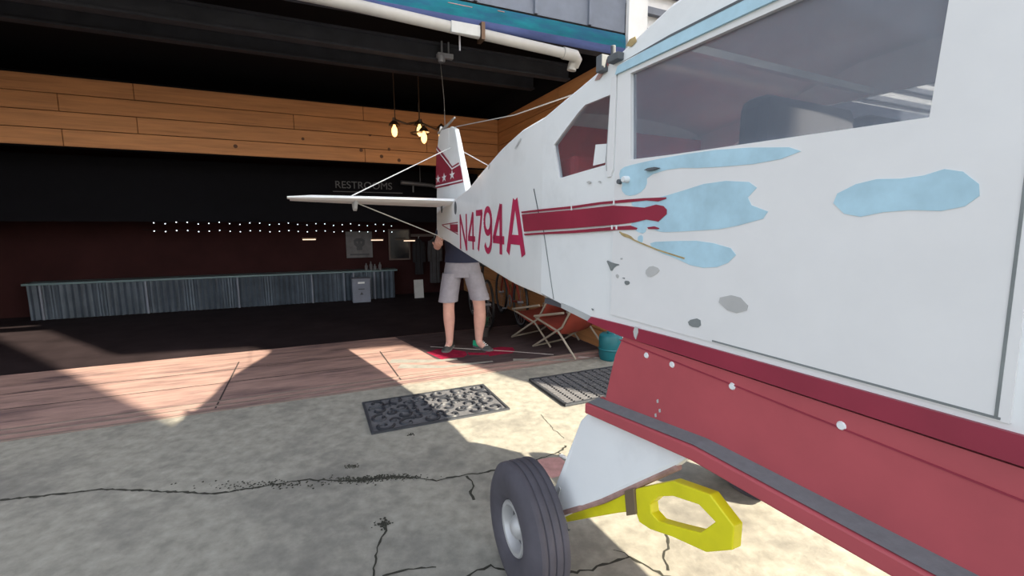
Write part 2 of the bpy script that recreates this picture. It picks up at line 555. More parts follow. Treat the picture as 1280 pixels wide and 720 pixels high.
# black bulkhead below the header, back wall, ceiling, left wall
bframe(struct('wall_bulkhead', MB().box((-2.4, 4.2, 1.82), (7.5, 0.05, 0.86)), M['black'], 'black bulkhead over the bar at the back'))
bk = bframe(struct('wall_back', MB().box((-2.4, 5.16, 1.68), (7.6, 0.1, 3.36)), M['darkwall'], 'dark maroon back wall of the garage'))
bframe(struct('ceiling', MB().box((-2.4, 2.66, 3.38), (7.9, 5.25, 0.1)), M['black'], 'black painted garage ceiling'))
bframe(struct('wall_left', MB().box((-6.2, 2.6, 1.68), (0.12, 5.2, 3.36)), M['darkwall'], 'dark left wall of the garage'))
for t_, z_, h in ((1.0, 3.07, 0.15), (1.9, 3.2, 0.15), (0.45, 3.2, 0.16)):
    b_ = MB()
    b_.box((-2.4, t_, z_ + h / 2), (7.45, 0.10, 0.02)).box((-2.4, t_, z_ - h / 2), (7.45, 0.10, 0.02)).box((-2.4, t_, z_), (7.45, 0.02, h))
    bframe(struct('trim_1', b_, M['beam'], 'dark grey steel ceiling joist'))
# facade outside
up = bframe(struct('wall_upper', MB().box((-2.5, 0.08, 4.2), (7.7, 0.14, 2.1)), M['greywall'], 'blue-grey wall above the teal fascia'))
for x in [-6.2 + 0.55 * i for i in range(15)]:
    if x < 1.3:
        MB().box((x, 0.0, 4.2), (0.03, 0.03, 2.1)).build('batten', M['greywall'], up)
wu = bframe(struct('wall_upper_right', MB().box((5.4, 0.85, 4.4), (8.0, 0.14, 3.0)), M['whitewall'], 'white rendered wall beyond the end of the fascia'))
for i in range(9):
    MB().box((5.4, 0.74, 3.32 + i * 0.235), (8.0, 0.06, 0.075)).build('slat', M['slate'], wu)
for x in (1.85, 2.0, 2.9):
    MB().box((x, 0.70, 4.4), (0.05, 0.06, 2.9)).build('downpipe', M['slate'], wu)
bframe(struct('wall_front_right', MB().box((5.4, 0.06, 1.45), (8.0, 0.12, 2.9)), M['greywall'], 'blue-grey wall right of the garage opening'))
bframe(struct('wall_front_left', MB().box((-8.0, 0.06, 2.2), (3.4, 0.12, 4.4)), M['greywall'], 'blue-grey wall left of the garage opening'))
bframe(struct('trim_3', MB().box((1.47, -0.01, 1.74), (0.22, 0.05, 3.48)), M['whitewall'], 'white corner board at the right end of the garage opening', bevel=0.004))
# teal fascia with rounded section (upper teal, lower blue)
fz0, fz1 = 2.925, 3.115
sec = []
for i in range(9):
    a = -pi / 2 + pi * i / 8
    sec.append((-0.03 - 0.035 * cos(a), (fz0 + fz1) / 2 + (fz1 - fz0) / 2 * sin(a)))
def fascia(sub, name, m, parent=None):
    rings = [[(s_, t_, z_ + 0.0) for t_, z_ in sub] for s_ in (-6.3, -3, -1, 0.4, 1.31)]
    mb = MB()
    mb.rings(rings, cap=False, closed=False)
    inner = [[(s_, 0.0, z_) for t_, z_ in sub] for s_ in (-6.3, -3, -1, 0.4, 1.31)]
    mb.add([r for r in rings[-1]] + [(1.31, 0.02, sub[0][1]), (1.31, 0.02, sub[-1][1])], [tuple(range(len(sub))) + (len(sub) + 1, len(sub))])
    return mb.build(name, m, parent, smooth=True)
fa = bframe(fascia(sec[3:], 'trim_2', M['teal']))
tag(fa, 'teal painted rounded metal fascia over the garage opening', kind='structure')
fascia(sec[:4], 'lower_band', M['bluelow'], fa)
MB().box((-2.4, 0.05, 2.97), (7.4, 0.12, 0.06)).build('lintel', M['beam'], fa)
for s_, z_, L in ((-0.3, 3.07, 0.2), (0.05, 3.085, 0.06), (-1.6, 3.06, 0.3)):
    MB().box((s_, -0.060, z_), (L, 0.006, 0.004)).build('scratch', M['pink_stain'], fa)

# unseen blockers added to cut the sunlight on the garage floor and facade
def sun_blocker(p, h, label):
    g_ = MB()
    g_.rings([[(x, y, 0) for x, y in p], [(x, y, h) for x, y in p]])
    return struct('wall_sun_blocker', g_, M['stucco'], label)


g_ = MB()
g_.rings([[(4.75, y_, z_), (12.0, y_ + 3.3, z_), (12.6, max(y_ + 2.0, 1.2), z_), (5.0, y_ - 0.12, z_)] for z_, y_ in ((0, 0.92), (3.3, 0.92), (4.15, 1.287), (4.9, 1.45), (5.2, 0.2), (6.2, 0.2), (6.4, -0.9), (10.0, -0.9))])  # edge profile shaped to place the shadow line
struct('wall_sun_blocker', g_, M['stucco'], 'unseen wall added to shape the sunlight, north of the gap')
sun_blocker([(5.0, -1.55), (8.0, -3.9), (8.0, -10.0), (5.0, -10.0)], 8.0, 'unseen wall added to shade the foreground, south of the gap')  # added blocker that keeps the left foreground out of the sun

# ------------------------------------------------------------------ AIRPLANE
T = (-0.70, 4.52)
AX = Vector((0.447, -0.894)).normalized()
plane = thing('airplane', 'white high-wing light airplane with crimson stripe and peeling paint, wings removed', 'airplane',
              (T[0], T[1], 0), math.atan2(AX.y, AX.x))
WC, QC = 2.72, 0.456


def q_at(w):
    k_ = (QC - 0.04) / WC
    w0, w1 = 2.3, 2 * WC - 2.3
    if w < w0:
        return 0.04 + k_ * w
    if w > w1:
        return QC
    d_ = w - w0
    return 0.04 + k_ * w0 + k_ * (d_ - d_ * d_ / (2 * (w1 - w0)))


def S(w, z, off=0.0):            # point on the starboard side (local y = -q)
    return (w, -(q_at(w) + off), z)


def SP(w, z, off=0.0):           # port side
    return (w, q_at(w) + off, z)


S.bend = True
SP.bend = True


def lerp_table(tab, w):
    if w <= tab[0][0]:
        return tab[0][1]
    for (a, va), (b, vb) in zip(tab, tab[1:]):
        if w <= b:
            return va + (vb - va) * (w - a) / (b - a)
    return tab[-1][1]


ZB = [(-0.1, 1.228), (0.577, 1.189), (1.238, 1.133), (1.819, 1.092), (2.369, 1.054), (2.72, 1.043), (2.9, 1.029), (3.1, 1.012), (3.27, 1.0), (6, 1.0)]
ZS = [(-0.1, 1.43), (0.75, 1.515), (1.4, 1.58), (1.74, 1.648), (2.17, 1.722), (2.485, 1.758), (2.72, 1.765), (2.97, 1.805), (3.17, 1.845), (3.4, 1.91), (3.8, 1.93), (6, 1.93)]
ZR = [(-0.1, 1.47), (0.75, 1.585), (1.4, 1.63), (1.74, 1.70), (2.17, 1.775), (2.485, 1.81), (2.72, 1.82), (2.97, 1.87), (3.17, 1.91), (3.4, 1.97), (3.8, 2.0), (6, 2.0)]


def section(w, flat_top=False):
    q, zb, zs, zr = q_at(w), lerp_table(ZB, w), lerp_table(ZS, w), lerp_table(ZR, w)
    r = min(0.03, q * 0.5)
    pts = [(w, 0, zb), (w, -(q - r), zb), (w, -(q - 0.3 * r), zb + 0.3 * r), (w, -q, zb + r), (w, -q, zs)]
    for i in range(1, 6):
        a = pi / 2 * i / 6
        pts.append((w, -q * cos(a), zs + (zr - zs) * sin(a)))
    pts.append((w, 0, zr))
    m_ = [(x, -y, z) for x, y, z in reversed(pts[1:-1])]
    return pts + m_


st = [0.0, 0.25, 0.6, 1.0, 1.4, 1.74, 2.17, 2.3, 2.4, 2.485, 2.6, WC]
MB().rings([section(w) for w in st]).build('rear_fuselage', M['white'], plane, smooth=True)

# cabin sides with window openings
rear_win = [(2.819, 1.653), (2.991, 1.737), (3.03, 1.752), (3.165, 1.752), (3.15, 1.54), (2.862, 1.523)]
door_win = [(3.262, 1.788), (3.275, 1.541), (3.44, 1.534), (3.98, 1.52), (3.99, 1.79)]
cab = [(WC, lerp_table(ZB, WC) + 0.02), (3.1, 1.025), (4.3, 1.02), (5.2, 1.02), (5.2, 1.50), (4.62, 1.50), (4.2, 1.92)] + \
      [(w, lerp_table(ZS, w)) for w in (3.8, 3.4, 3.17, 2.97, WC)]
for fn, nm in ((S, 'cabin_side'), (SP, 'cabin_side')):
    MB().plate(cab, [rear_win, door_win], fn, -0.018, 0.0).build(nm, M['white'], plane, smooth=True)
    MB().plate(rear_win, [], fn, -0.011, -0.007).build('rear_window', M['glass_rear'], plane)
    MB().plate(door_win, [], fn, -0.011, -0.007).build('door_window', M['glass'], plane)
# roof, belly, cowling
rf = []
for w in (WC, 2.84, 2.97, 3.07, 3.17, 3.4, 3.8, 4.2):
    q, zs, zr = q_at(w), lerp_table(ZS, w), lerp_table(ZR, w)
    rf.append([(w, -q * cos(pi * i / 12), zs + (zr - zs) * sin(pi * i / 12)) for i in range(13)])
MB().rings(rf, cap=False, closed=False).build('cabin_roof', M['white2'], plane, smooth=True)
MB().rings([[(w, -q_at(w), lerp_table(ZB, w) + 0.02), (w, -q_at(w) + 0.02, lerp_table(ZB, w)), (w, q_at(w) - 0.02, lerp_table(ZB, w)), (w, q_at(w), lerp_table(ZB, w) + 0.02)] for w in (WC, 2.84, 2.97, 3.1, 3.27, 4.2, 5.2)],
           cap=False, closed=False).build('belly_skin', M['primer'], plane)
MB().add([(4.2, -QC + 0.02, 1.90), (4.2, QC - 0.02, 1.90), (4.62, QC - 0.02, 1.50), (4.62, -QC + 0.02, 1.50)], [(0, 1, 2, 3)]).build('windshield', M['glass'], plane)
cw = []
for w, q, z0, z1 in ((4.62, QC, 1.02, 1.50), (5.2, 0.44, 0.98, 1.46), (5.6, 0.38, 0.98, 1.40), (5.75, 0.25, 1.05, 1.32)):
    cw.append([(w, q * cos(2 * pi * i / 16) if abs(cos(2 * pi * i / 16)) < 0.9 else q * (1 if cos(2 * pi * i / 16) > 0 else -1), (z0 + z1) / 2 + (z1 - z0) / 2 * sin(2 * pi * i / 16)) for i in range(16)])
MB().rings(cw).build('cowling', M['white2'], plane, smooth=True)
# cabin interior
MB().box((WC + 0.02, 0, 1.40), (0.02, 0.86, 0.70)).build('rear_bulkhead', M['seat_red'], plane)
seat = MB()
seat.rings([[(2.80, -0.40, 1.05), (2.80, 0.40, 1.05), (2.92, 0.40, 1.05), (2.92, -0.40, 1.05)],
            [(2.78, -0.40, 1.60), (2.78, 0.40, 1.60), (2.86, 0.38, 1.62), (2.86, -0.38, 1.62)]])
seat.build('rear_seat_back', M['seat_red'], plane, bevel=0.02)
MB().box((3.1, 0, 1.22), (0.42, 0.8, 0.14)).build('rear_seat_cushion', M['seat_red'], plane, bevel=0.03)
for sy in (-0.22, 0.22):
    f_ = MB().box((3.62, sy, 1.40), (0.09, 0.36, 0.5)).build('front_seat_back', M['cabin_dark'], plane, bevel=0.03)
    MB().box((3.85, sy, 1.20), (0.42, 0.36, 0.1)).build('front_seat_cushion', M['cabin_dark'], plane, bevel=0.03)
MB().box((4.45, 0, 1.42), (0.06, 0.86, 0.22)).build('instrument_panel', M['cabin_dark'], plane)
MB().box((3.5, 0, 1.035), (1.5, 0.88, 0.02)).build('cabin_floor', M['cabin_dark'], plane)
MB().box((3.45, 0, 1.80), (0.02, 0.86, 0.02)).build('roof_tube', M['steel'], plane)

# door with its frame lines, handle and lock
door_out = [(3.205, 1.06), (3.205, 1.80), (4.10, 1.81), (4.12, 1.06)]
dr = MB().plate(door_out, [door_win], S, 0.0, 0.005).build('door', M['white2'], plane)
sm_ = MB()
for a_, b_ in (((4.105, 1.065), (4.09, 1.80)), ((3.6, 1.064), (4.11, 1.064))):
    dx_, dz_ = b_[0] - a_[0], b_[1] - a_[1]
    L_ = sqrt(dx_ * dx_ + dz_ * dz_)
    nx_, nz_ = -dz_ / L_ * 0.002, dx_ / L_ * 0.002
    sm_.plate([(a_[0] + nx_, a_[1] + nz_), (b_[0] + nx_, b_[1] + nz_), (b_[0] - nx_, b_[1] - nz_), (a_[0] - nx_, a_[1] - nz_)], [], S, 0.004, 0.0062)
sm_.build('door_seam', M['chip'], dr)
MB().plate([(3.345, 1.503), (3.36, 1.507), (3.385, 1.507), (3.402, 1.503), (3.38, 1.499), (3.36, 1.499)], [], S, 0.008, 0.016).build('door_handle', M['seam'], dr)
MB().lathe([(0.0001, 0.022), (0.008, 0.022), (0.010, 0.016), (0.010, 0.0)], S(3.268, 1.484, 0.004), (0, -1, 0), n=16).build('door_lock', M['white'], dr, smooth=True)
MB().lathe([(0.0001, 0.012), (0.007, 0.012), (0.008, 0.0)], S(3.234, 1.480, 0.004), (0, -1, 0), n=16).build('lock_hole', M['seam'], dr, smooth=True)


def decal(name, pts, m, off=0.002, th=0.0012, parent=None, fn=S):
    return MB().plate(pts, [], fn, off - th, off).build(name, m, parent or plane)


def strip(a, b, w):
    dx, dy = b[0] - a[0], b[1] - a[1]
    L = sqrt(dx * dx + dy * dy)
    nx, ny = -dy / L * w / 2, dx / L * w / 2
    return [(a[0] + nx, a[1] + ny), (b[0] + nx, b[1] + ny), (b[0] - nx, b[1] - ny), (a[0] - nx, a[1] - ny)]


D0 = 0.0062     # over the door skin
# door rear post, panel seams
decal('door_post', [(3.168, 1.50), (3.163, 1.56), (3.175, 1.80), (3.20, 1.80), (3.195, 1.52), (3.185, 1.50)], M['white2'], off=0.006, th=0.006)
decal('post_seam', [(3.160, 1.52), (3.156, 1.56), (3.170, 1.76), (3.174, 1.76), (3.160, 1.56), (3.164, 1.525)], M['seam'], off=0.003)
decal('fabric_seam', strip((2.642, 1.50), (2.70, 1.38), 0.006), M['seam'])
decal('fabric_seam', [(2.699, 1.38), (2.707, 1.38), (2.742, 1.329), (2.837, 1.055), (2.833, 1.055), (2.736, 1.329)], M['chip'], off=0.002)
decal('wing_root_strip', [(3.20, 1.80), (3.21, 1.822), (3.42, 1.834), (4.12, 1.84), (4.12, 1.808), (3.42, 1.803)], M['bluepaint'], off=0.012, th=0.012)
decal('wing_root_gap', [(3.22, 1.826), (3.42, 1.838), (4.1, 1.845), (4.1, 1.839), (3.42, 1.832)], M['seam'], off=0.013)
# torn wing fitting by the roof
wf = MB()
wf.box(S(3.135, 1.85, 0.01), (0.03, 0.03, 0.05)).box(S(3.20, 1.848, 0.012), (0.05, 0.025, 0.022))
wf.tube([S(3.19, 1.85, 0.012), S(3.195, 1.885, 0.018)], 0.008)
wf.build('wing_fitting', M['seam'], plane, bevel=0.003)
decal('torn_paint', [(3.085, 1.815), (3.12, 1.845), (3.15, 1.868), (3.165, 1.85), (3.14, 1.83), (3.11, 1.812)], M['rust'], off=0.003)
decal('torn_paint', [(3.13, 1.848), (3.155, 1.864), (3.158, 1.85), (3.145, 1.838)], M['lowred'], off=0.004)
decal('lichen_stain', [(3.235, 1.872), (3.25, 1.885), (3.275, 1.885), (3.28, 1.87), (3.26, 1.862)], M['ochre'], off=0.003)

# crimson stripe (three bands with the bare white between)
main = [(2.521, 1.395), (2.98, 1.402), (3.202, 1.409), (3.267, 1.405), (3.345, 1.398), (3.391, 1.405), (3.418, 1.4), (3.431, 1.39), (3.431, 1.378), (3.402, 1.358), (3.355, 1.364), (3.305, 1.356), (3.234, 1.35), (2.983, 1.337), (2.72, 1.326), (2.549, 1.318)]
upb = [(2.515, 1.408), (2.72, 1.412), (2.98, 1.416), (3.141, 1.423), (3.266, 1.425), (3.343, 1.425), (3.427, 1.423), (3.427, 1.419), (3.398, 1.413), (3.351, 1.418), (3.267, 1.416), (3.141, 1.415), (2.98, 1.407), (2.72, 1.403), (2.521, 1.4)]
lob = [(2.549, 1.309), (2.72, 1.317), (2.983, 1.329), (3.234, 1.344), (3.288, 1.347), (3.319, 1.34), (3.315, 1.335), (3.234, 1.333), (2.983, 1.319), (2.72, 1.309), (2.559, 1.301)]
dot = [(3.36, 1.342), (3.387, 1.345), (3.407, 1.34), (3.403, 1.337), (3.364, 1.337)]


def chaikin(pts, n_=2):
    for _ in range(n_):
        out = []
        for a, b in zip(pts, pts[1:] + pts[:1]):
            out += [(a[0] * .75 + b[0] * .25, a[1] * .75 + b[1] * .25), (a[0] * .25 + b[0] * .75, a[1] * .25 + b[1] * .75)]
        pts = out
    return pts


def side_decal(name, pts, m, off=D0 + 0.002, th=None, smooth=0):
    mb = MB()
    if smooth:
        pts = chaikin(pts, smooth)
    mb.plate(pts, [], S, off - (th if th else 0.0015), off)
    return mb.build(name, m, plane)


b1 = [(3.234, 1.521), (3.296, 1.526), (3.443, 1.53), (3.62, 1.525), (3.80, 1.50), (3.72, 1.48), (3.55, 1.487), (3.445, 1.499), (3.347, 1.487), (3.349, 1.459), (3.318, 1.438), (3.266, 1.434), (3.238, 1.455), (3.246, 1.472), (3.226, 1.498)]
b2 = [(3.267, 1.417), (3.352, 1.417), (3.449, 1.431), (3.58, 1.455), (3.70, 1.44), (3.66, 1.40), (3.74, 1.37), (3.62, 1.34), (3.54, 1.335), (3.456, 1.33), (3.411, 1.329), (3.388, 1.335), (3.356, 1.345), (3.349, 1.323), (3.315, 1.328), (3.279, 1.354), (3.354, 1.38)]
b3 = [(3.32, 1.316), (3.341, 1.32), (3.342, 1.296), (3.321, 1.299)]
b4 = [(3.37, 1.3), (3.457, 1.306), (3.56, 1.31), (3.66, 1.29), (3.62, 1.25), (3.54, 1.24), (3.46, 1.263), (3.415, 1.271), (3.379, 1.286)]
b5 = [(3.84, 1.40), (3.90, 1.43), (3.97, 1.425), (4.02, 1.44), (4.06, 1.40), (4.03, 1.37), (3.95, 1.375), (3.88, 1.36)]
for b_ in (b1, b2, b3, b4, b5):
    side_decal('bare_blue_patch', b_, M['bluepaint'], off=D0, smooth=1)
side_decal('main_stripe', main, M['crimson'])
side_decal('upper_pinstripe', upb, M['crimson'])
side_decal('lower_pinstripe', lob, M['crimson'])
side_decal('stripe_fragment', dot, M['crimson'])
for w_, z_ in ((2.965, 1.409), (3.205, 1.419)):
    side_decal('stripe_nick', [(w_, z_ - 0.008), (w_ + 0.008, z_ - 0.008), (w_ + 0.006, z_ + 0.012), (w_ + 0.001, z_ + 0.012)], M['white'], off=D0 + 0.003)
for w_, z_ in ((3.20, 1.341), (3.222, 1.341)):
    side_decal('stripe_nick', [(w_, z_ - 0.006), (w_ + 0.007, z_ - 0.006), (w_ + 0.007, z_ + 0.007), (w_, z_ + 0.007)], M['white'], off=D0 + 0.003)
chips = [([(3.175, 1.236), (3.211, 1.228), (3.249, 1.226), (3.221, 1.218), (3.204, 1.198), (3.191, 1.217)], 'chip'),
         ([(3.27, 1.178), (3.29, 1.179), (3.293, 1.17), (3.278, 1.164), (3.269, 1.17)], 'chip'),
         ([(3.256, 1.186), (3.27, 1.187), (3.268, 1.182)], 'chip'),
         ([(3.355, 1.213), (3.378, 1.235), (3.417, 1.227), (3.403, 1.211), (3.373, 1.197)], 'chip_pale'),
         ([(3.238, 1.327), (3.286, 1.318), (3.308, 1.304), (3.287, 1.308), (3.25, 1.315)], 'ochre'),
         ([(3.101, 1.063), (3.115, 1.063), (3.111, 1.054)], 'chip'),
         ([(3.225, 1.190), (3.235, 1.196), (3.243, 1.188), (3.234, 1.180)], 'chip_pale'),
         ([(3.055, 1.493), (3.072, 1.497), (3.085, 1.491), (3.07, 1.486)], 'chip_pale'),
         ([(3.12, 1.489), (3.131, 1.492), (3.138, 1.488), (3.13, 1.485)], 'chip_pale'),
         ([(1.95, 1.66), (1.985, 1.69), (1.99, 1.68), (1.965, 1.655)], 'chip_pale'),
         ([(2.42, 1.70), (2.50, 1.735), (2.505, 1.73), (2.43, 1.695)], 'chip_pale'),
         ([(3.245, 1.246), (3.254, 1.248), (3.256, 1.243), (3.247, 1.241)], 'chip_pale'),
         ([(3.60, 1.17), (3.66, 1.19), (3.70, 1.16), (3.65, 1.14)], 'chip_pale'),
         ([(3.52, 1.10), (3.56, 1.115), (3.565, 1.09), (3.53, 1.085)], 'chip')]
for pts, mm in chips:
    side_decal('paint_chip', pts, M[mm], off=D0 + 0.0005, smooth=1)
for a_, b_ in (((3.238, 1.327), (3.308, 1.303)), ((3.308, 1.303), (3.40, 1.280)), ((3.40, 1.280), (3.50, 1.262))):
    side_decal('worn_edge_line', strip(a_, b_, 0.004), M['ochre'], off=D0 + 0.0012)
side_decal('pane_white_patch', [(3.09, 1.613), (3.155, 1.606), (3.142, 1.548), (3.078, 1.546)], M['white'], off=-0.004, th=0.002)  # white four-sided patch set on the rear window pane

# registration letters, each of strokes
def letter(strokes, w0, w1, z0, z1, th=0.032):
    mb = MB()
    for a, b in strokes:
        pa = (w0 + (w1 - w0) * a[0], z0 + (z1 - z0) * a[1])
        pb = (w0 + (w1 - w0) * b[0], z0 + (z1 - z0) * b[1])
        mb.plate(strip(pa, pb, th), [], S, 0.0015, 0.003)
    return mb.build('registration_letter', M['letter'], plane)


def arc(cx, cy, rx, ry, a0, a1, n_=14):
    pts = [(cx + rx * cos(radians(a0 + (a1 - a0) * i / n_)), cy + ry * sin(radians(a0 + (a1 - a0) * i / n_))) for i in range(n_ + 1)]
    return list(zip(pts, pts[1:]))


FOUR = [((0.72, 0.0), (0.72, 1.0)), ((0.72, 0.97), (0.05, 0.28)), ((0.0, 0.29), (1.0, 0.29))]
NINE = arc(0.5, 0.70, 0.40, 0.26, 0, 360, 22) + arc(0.5, 0.32, 0.40, 0.28, 0, -150, 10) + [((0.90, 0.30), (0.90, 0.72))]
LET = [([((0.09, 0.0), (0.09, 1.0)), ((0.09, 0.97), (0.91, 0.03)), ((0.91, 0.0), (0.91, 1.0))], 1.105, 1.365, 1.168, 1.423, 0.036),
       (FOUR, 1.395, 1.600, 1.184, 1.430, 0.036),
       ([((0.0, 0.95), (1.0, 0.95)), ((0.93, 0.97), (0.32, 0.0))], 1.635, 1.795, 1.188, 1.434, 0.036),
       (NINE, 1.825, 2.015, 1.186, 1.448, 0.036),
       (FOUR, 2.035, 2.245, 1.193, 1.455, 0.042),
       ([((0.06, 0.0), (0.47, 1.0)), ((0.94, 0.0), (0.53, 1.0)), ((0.2, 0.27), (0.8, 0.27))], 2.295, 2.545, 1.208, 1.466, 0.046)]
for sk, a, b, z0, z1, th in LET:
    letter(sk, a, b, z0, z1, th)

# tail stripe on the side behind the letters
side_decal('tail_stripe', [(0.70, 1.352), (1.03, 1.352), (1.03, 1.288), (0.70, 1.300)], M['crimson'], off=0.002)
side_decal('tail_pinstripe', strip((0.28, 1.347), (1.03, 1.366), 0.008), M['crimson'], off=0.002)
side_decal('tail_pinstripe', strip((0.30, 1.342), (1.03, 1.275), 0.008), M['crimson'], off=0.002)
for cw_, cz_ in ((0.945, 1.478), (0.285, 1.505)):
    side_decal('trim_slot', [(cw_ + 0.05 * cos(2 * pi * i / 12), cz_ + 0.052 * sin(2 * pi * i / 12)) for i in range(12)], M['seam'], off=0.002)

# lower red: band on the longeron, belly box, step
side_decal('longeron_band', [(3.103, 1.033), (3.265, 1.038), (3.475, 1.043), (4.3, 1.05), (4.9, 1.05), (4.9, 1.004), (3.476, 1.004), (3.259, 1.000), (3.081, 1.012)], M['crimson'], off=0.008, th=0.008)
side_decal('bare_longeron', [(2.90, 1.050), (2.974, 1.046), (3.103, 1.033), (3.081, 1.013), (2.90, 1.030)], M['primer'], off=0.004)
side_decal('band_tear', [(3.326, 1.044), (3.338, 1.045), (3.341, 1.030), (3.332, 1.006), (3.324, 1.014), (3.32, 1.028)], M['chip_pale'], off=0.0095)
bx = MB()
prof = [(3.265, 0.998), (3.23, 0.93), (3.205, 0.84), (3.185, 0.757), (4.3, 0.757), (4.9, 0.9), (4.9, 0.998)]
bx.plate(prof, [], lambda w, z, t_: (w, t_, z), -QC, QC)
bx.build('belly_box', M['lowred'], plane)
for w_, z_ in ((3.37, 0.965), (3.47, 0.965), (3.66, 0.965), (3.9, 0.965)):
    MB().lathe([(0.0001, 0.003), (0.007, 0.003), (0.009, 0.0)], (w_, -QC, z_), (0, -1, 0), n=12).build('rivet', M['white'], plane)
side_decal('box_seam', strip((3.25, 0.985), (4.3, 0.945), 0.003), M['crimson'], off=0.002)
for w_, z_ in ((3.42, 0.845), (3.43, 0.82), (3.415, 0.80)):
    side_decal('paint_chip', [(w_, z_), (w_ + 0.006, z_ + 0.004), (w_ + 0.008, z_ - 0.006), (w_ + 0.002, z_ - 0.009)], M['chip_pale'], off=0.002)
stp = MB()
stp.rings([[(3.145, -QC + 0.02, 0.712), (3.145, -QC - 0.055, 0.708), (3.145, -QC - 0.055, 0.744), (3.145, -QC + 0.02, 0.757)],
           [(3.60, -QC + 0.02, 0.742), (3.60, -QC - 0.055, 0.758), (3.60, -QC - 0.055, 0.795), (3.60, -QC + 0.02, 0.805)],
           [(4.2, -QC + 0.02, 0.742), (4.2, -QC - 0.055, 0.758), (4.2, -QC - 0.055, 0.795), (4.2, -QC + 0.02, 0.805)]])
sp = stp.build('boarding_step', M['lowred'], plane, bevel=0.004)
tp = MB()
tp.add([(3.15, -QC, 0.7565), (3.15, -QC - 0.048, 0.7475), (3.60, -QC - 0.048, 0.7985), (3.60, -QC, 0.8055), (4.2, -QC - 0.048, 0.7985), (4.2, -QC, 0.8055)], [(0, 1, 2, 3), (3, 2, 4, 5)])
tp.build('antislip_top', M['greytop'], sp)

# landing gear (both sides; mirrored)
WHW, WHQ, RW = 2.988, 0.66, 0.235


def gear(sg):
    y = lambda q: -q * sg
    mb = MB()
    tri = [(3.15, 0.72, 0.475), (3.10, 0.66, 0.485), (2.99, 0.26, 0.565), (3.03, 0.245, 0.56), (3.50, 0.665, 0.48), (3.57, 0.75, 0.47)]
    n_ = len(tri)
    mb.add([(w, y(q + 0.010), z) for w, z, q in tri] + [(w, y(q - 0.022), z) for w, z, q in tri],
           [tuple(range(n_)), tuple(range(2 * n_ - 1, n_ - 1, -1))] + [(k, (k + 1) % n_, n_ + (k + 1) % n_, n_ + k) for k in range(n_)])
    gf = mb.build('gear_fairing', M['white'], plane, bevel=0.006)
    MB().tube([(3.01, y(0.565), 0.252), (3.27, y(0.52), 0.46), (3.53, y(0.475), 0.70)], 0.011, 8).build('leading_edge_tube', M['rust'], gf)
    MB().plate([(3.045, 0.36), (3.058, 0.40), (3.068, 0.395), (3.062, 0.35), (3.05, 0.325)], [],
               lambda w, z, t_: (w, y(0.475 + (0.72 - z) * 0.205 + t_), z), 0.009, 0.013).build('paint_chip', M['chip_pale'], gf)
    wh = bpy.data.objects.new('wheel', None)
    C.objects.link(wh)
    wh.parent = plane
    wh.location = (WHW, y(WHQ), RW)
    wh.rotation_euler = (0, 0, radians(-3.5) * sg)
    ax = (0, -sg, 0)
    hw = 0.068
    tp_ = []
    tp_ += [(0.098, 0.040), (0.106, 0.052), (0.125, 0.062), (0.155, hw), (0.185, hw - 0.001), (0.207, 0.060), (0.222, 0.050)]
    for i in range(4):
        c0 = 0.042 - i * 0.028
        tp_ += [(0.2335 - 0.0005 * (i in (0, 3)), c0), (0.235, c0 - 0.008), (0.235, c0 - 0.018), (0.2335, c0 - 0.0215), (0.2295, c0 - 0.0235), (0.2295, c0 - 0.0255)]
    tp_ = tp_[:-2] + [(0.222, -0.050), (0.207, -0.060), (0.185, -hw + 0.001), (0.155, -hw), (0.125, -0.062), (0.106, -0.052), (0.098, -0.040)]
    MB().lathe(tp_, (0, 0, 0), ax, n=72).build('tyre', M['rubber'], wh, smooth=True)
    MB().lathe([(0.098, -0.04), (0.098, 0.036), (0.100, 0.047), (0.096, 0.052), (0.084, 0.050), (0.078, 0.040), (0.074, 0.012)], (0, 0, 0), ax, n=48).build('rim', M['alloy'], wh, smooth=True)
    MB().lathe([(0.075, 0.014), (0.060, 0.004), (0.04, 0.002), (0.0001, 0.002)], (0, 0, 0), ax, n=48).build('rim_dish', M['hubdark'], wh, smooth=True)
    MB().lathe([(0.044, 0.0), (0.044, 0.028), (0.036, 0.040), (0.022, 0.050), (0.0001, 0.054)], (0, 0, 0), ax, n=32).build('hub_cap', M['alloy'], wh, smooth=True)
    for k in range(6):
        a = 2 * pi * k / 6 + 0.3
        MB().lathe([(0.0001, 0.012), (0.010, 0.012), (0.012, 0.002)], (0.058 * cos(a), -sg * 0.001, 0.058 * sin(a)), ax, n=10).build('rim_bolt', M['alloy'], wh)
    MB().tube([(WHW, y(0.66), RW), (WHW + 0.02, y(0.55), 0.255)], 0.022, 10).build('axle', M['steel'], plane)
    return y


gear(1)
gear(-1)
# yellow brace ahead of the fairing, clamped by a bracket
YF = lambda w, z, t_: (w, -(0.506 + t_), z)
brc = MB().plate([(3.03, 0.252), (3.20, 0.40), (3.367, 0.535), (3.400, 0.565), (3.405, 0.50), (3.335, 0.452), (3.215, 0.363), (3.048, 0.238)], [], YF, -0.03, 0.004).build('yellow_brace', M['yellow'], plane, bevel=0.003)
MB().plate([(3.365, 0.545), (3.405, 0.575), (3.418, 0.50), (3.378, 0.470)], [], YF, -0.034, 0.012).build('brace_bracket', M['bronze'], brc, bevel=0.003)
MB().tube([(3.05, -0.512, 0.235), (3.055, -0.512, 0.222), (3.062, -0.512, 0.215), (3.07, -0.512, 0.222)], 0.003, 6).build('brace_hook', M['seam'], brc)
loop_o = [(3.405, 0.572), (3.543, 0.672), (3.66, 0.70), (3.73, 0.66), (3.73, 0.60), (3.66, 0.545), (3.554, 0.515), (3.472, 0.484), (3.425, 0.478), (3.410, 0.50)]
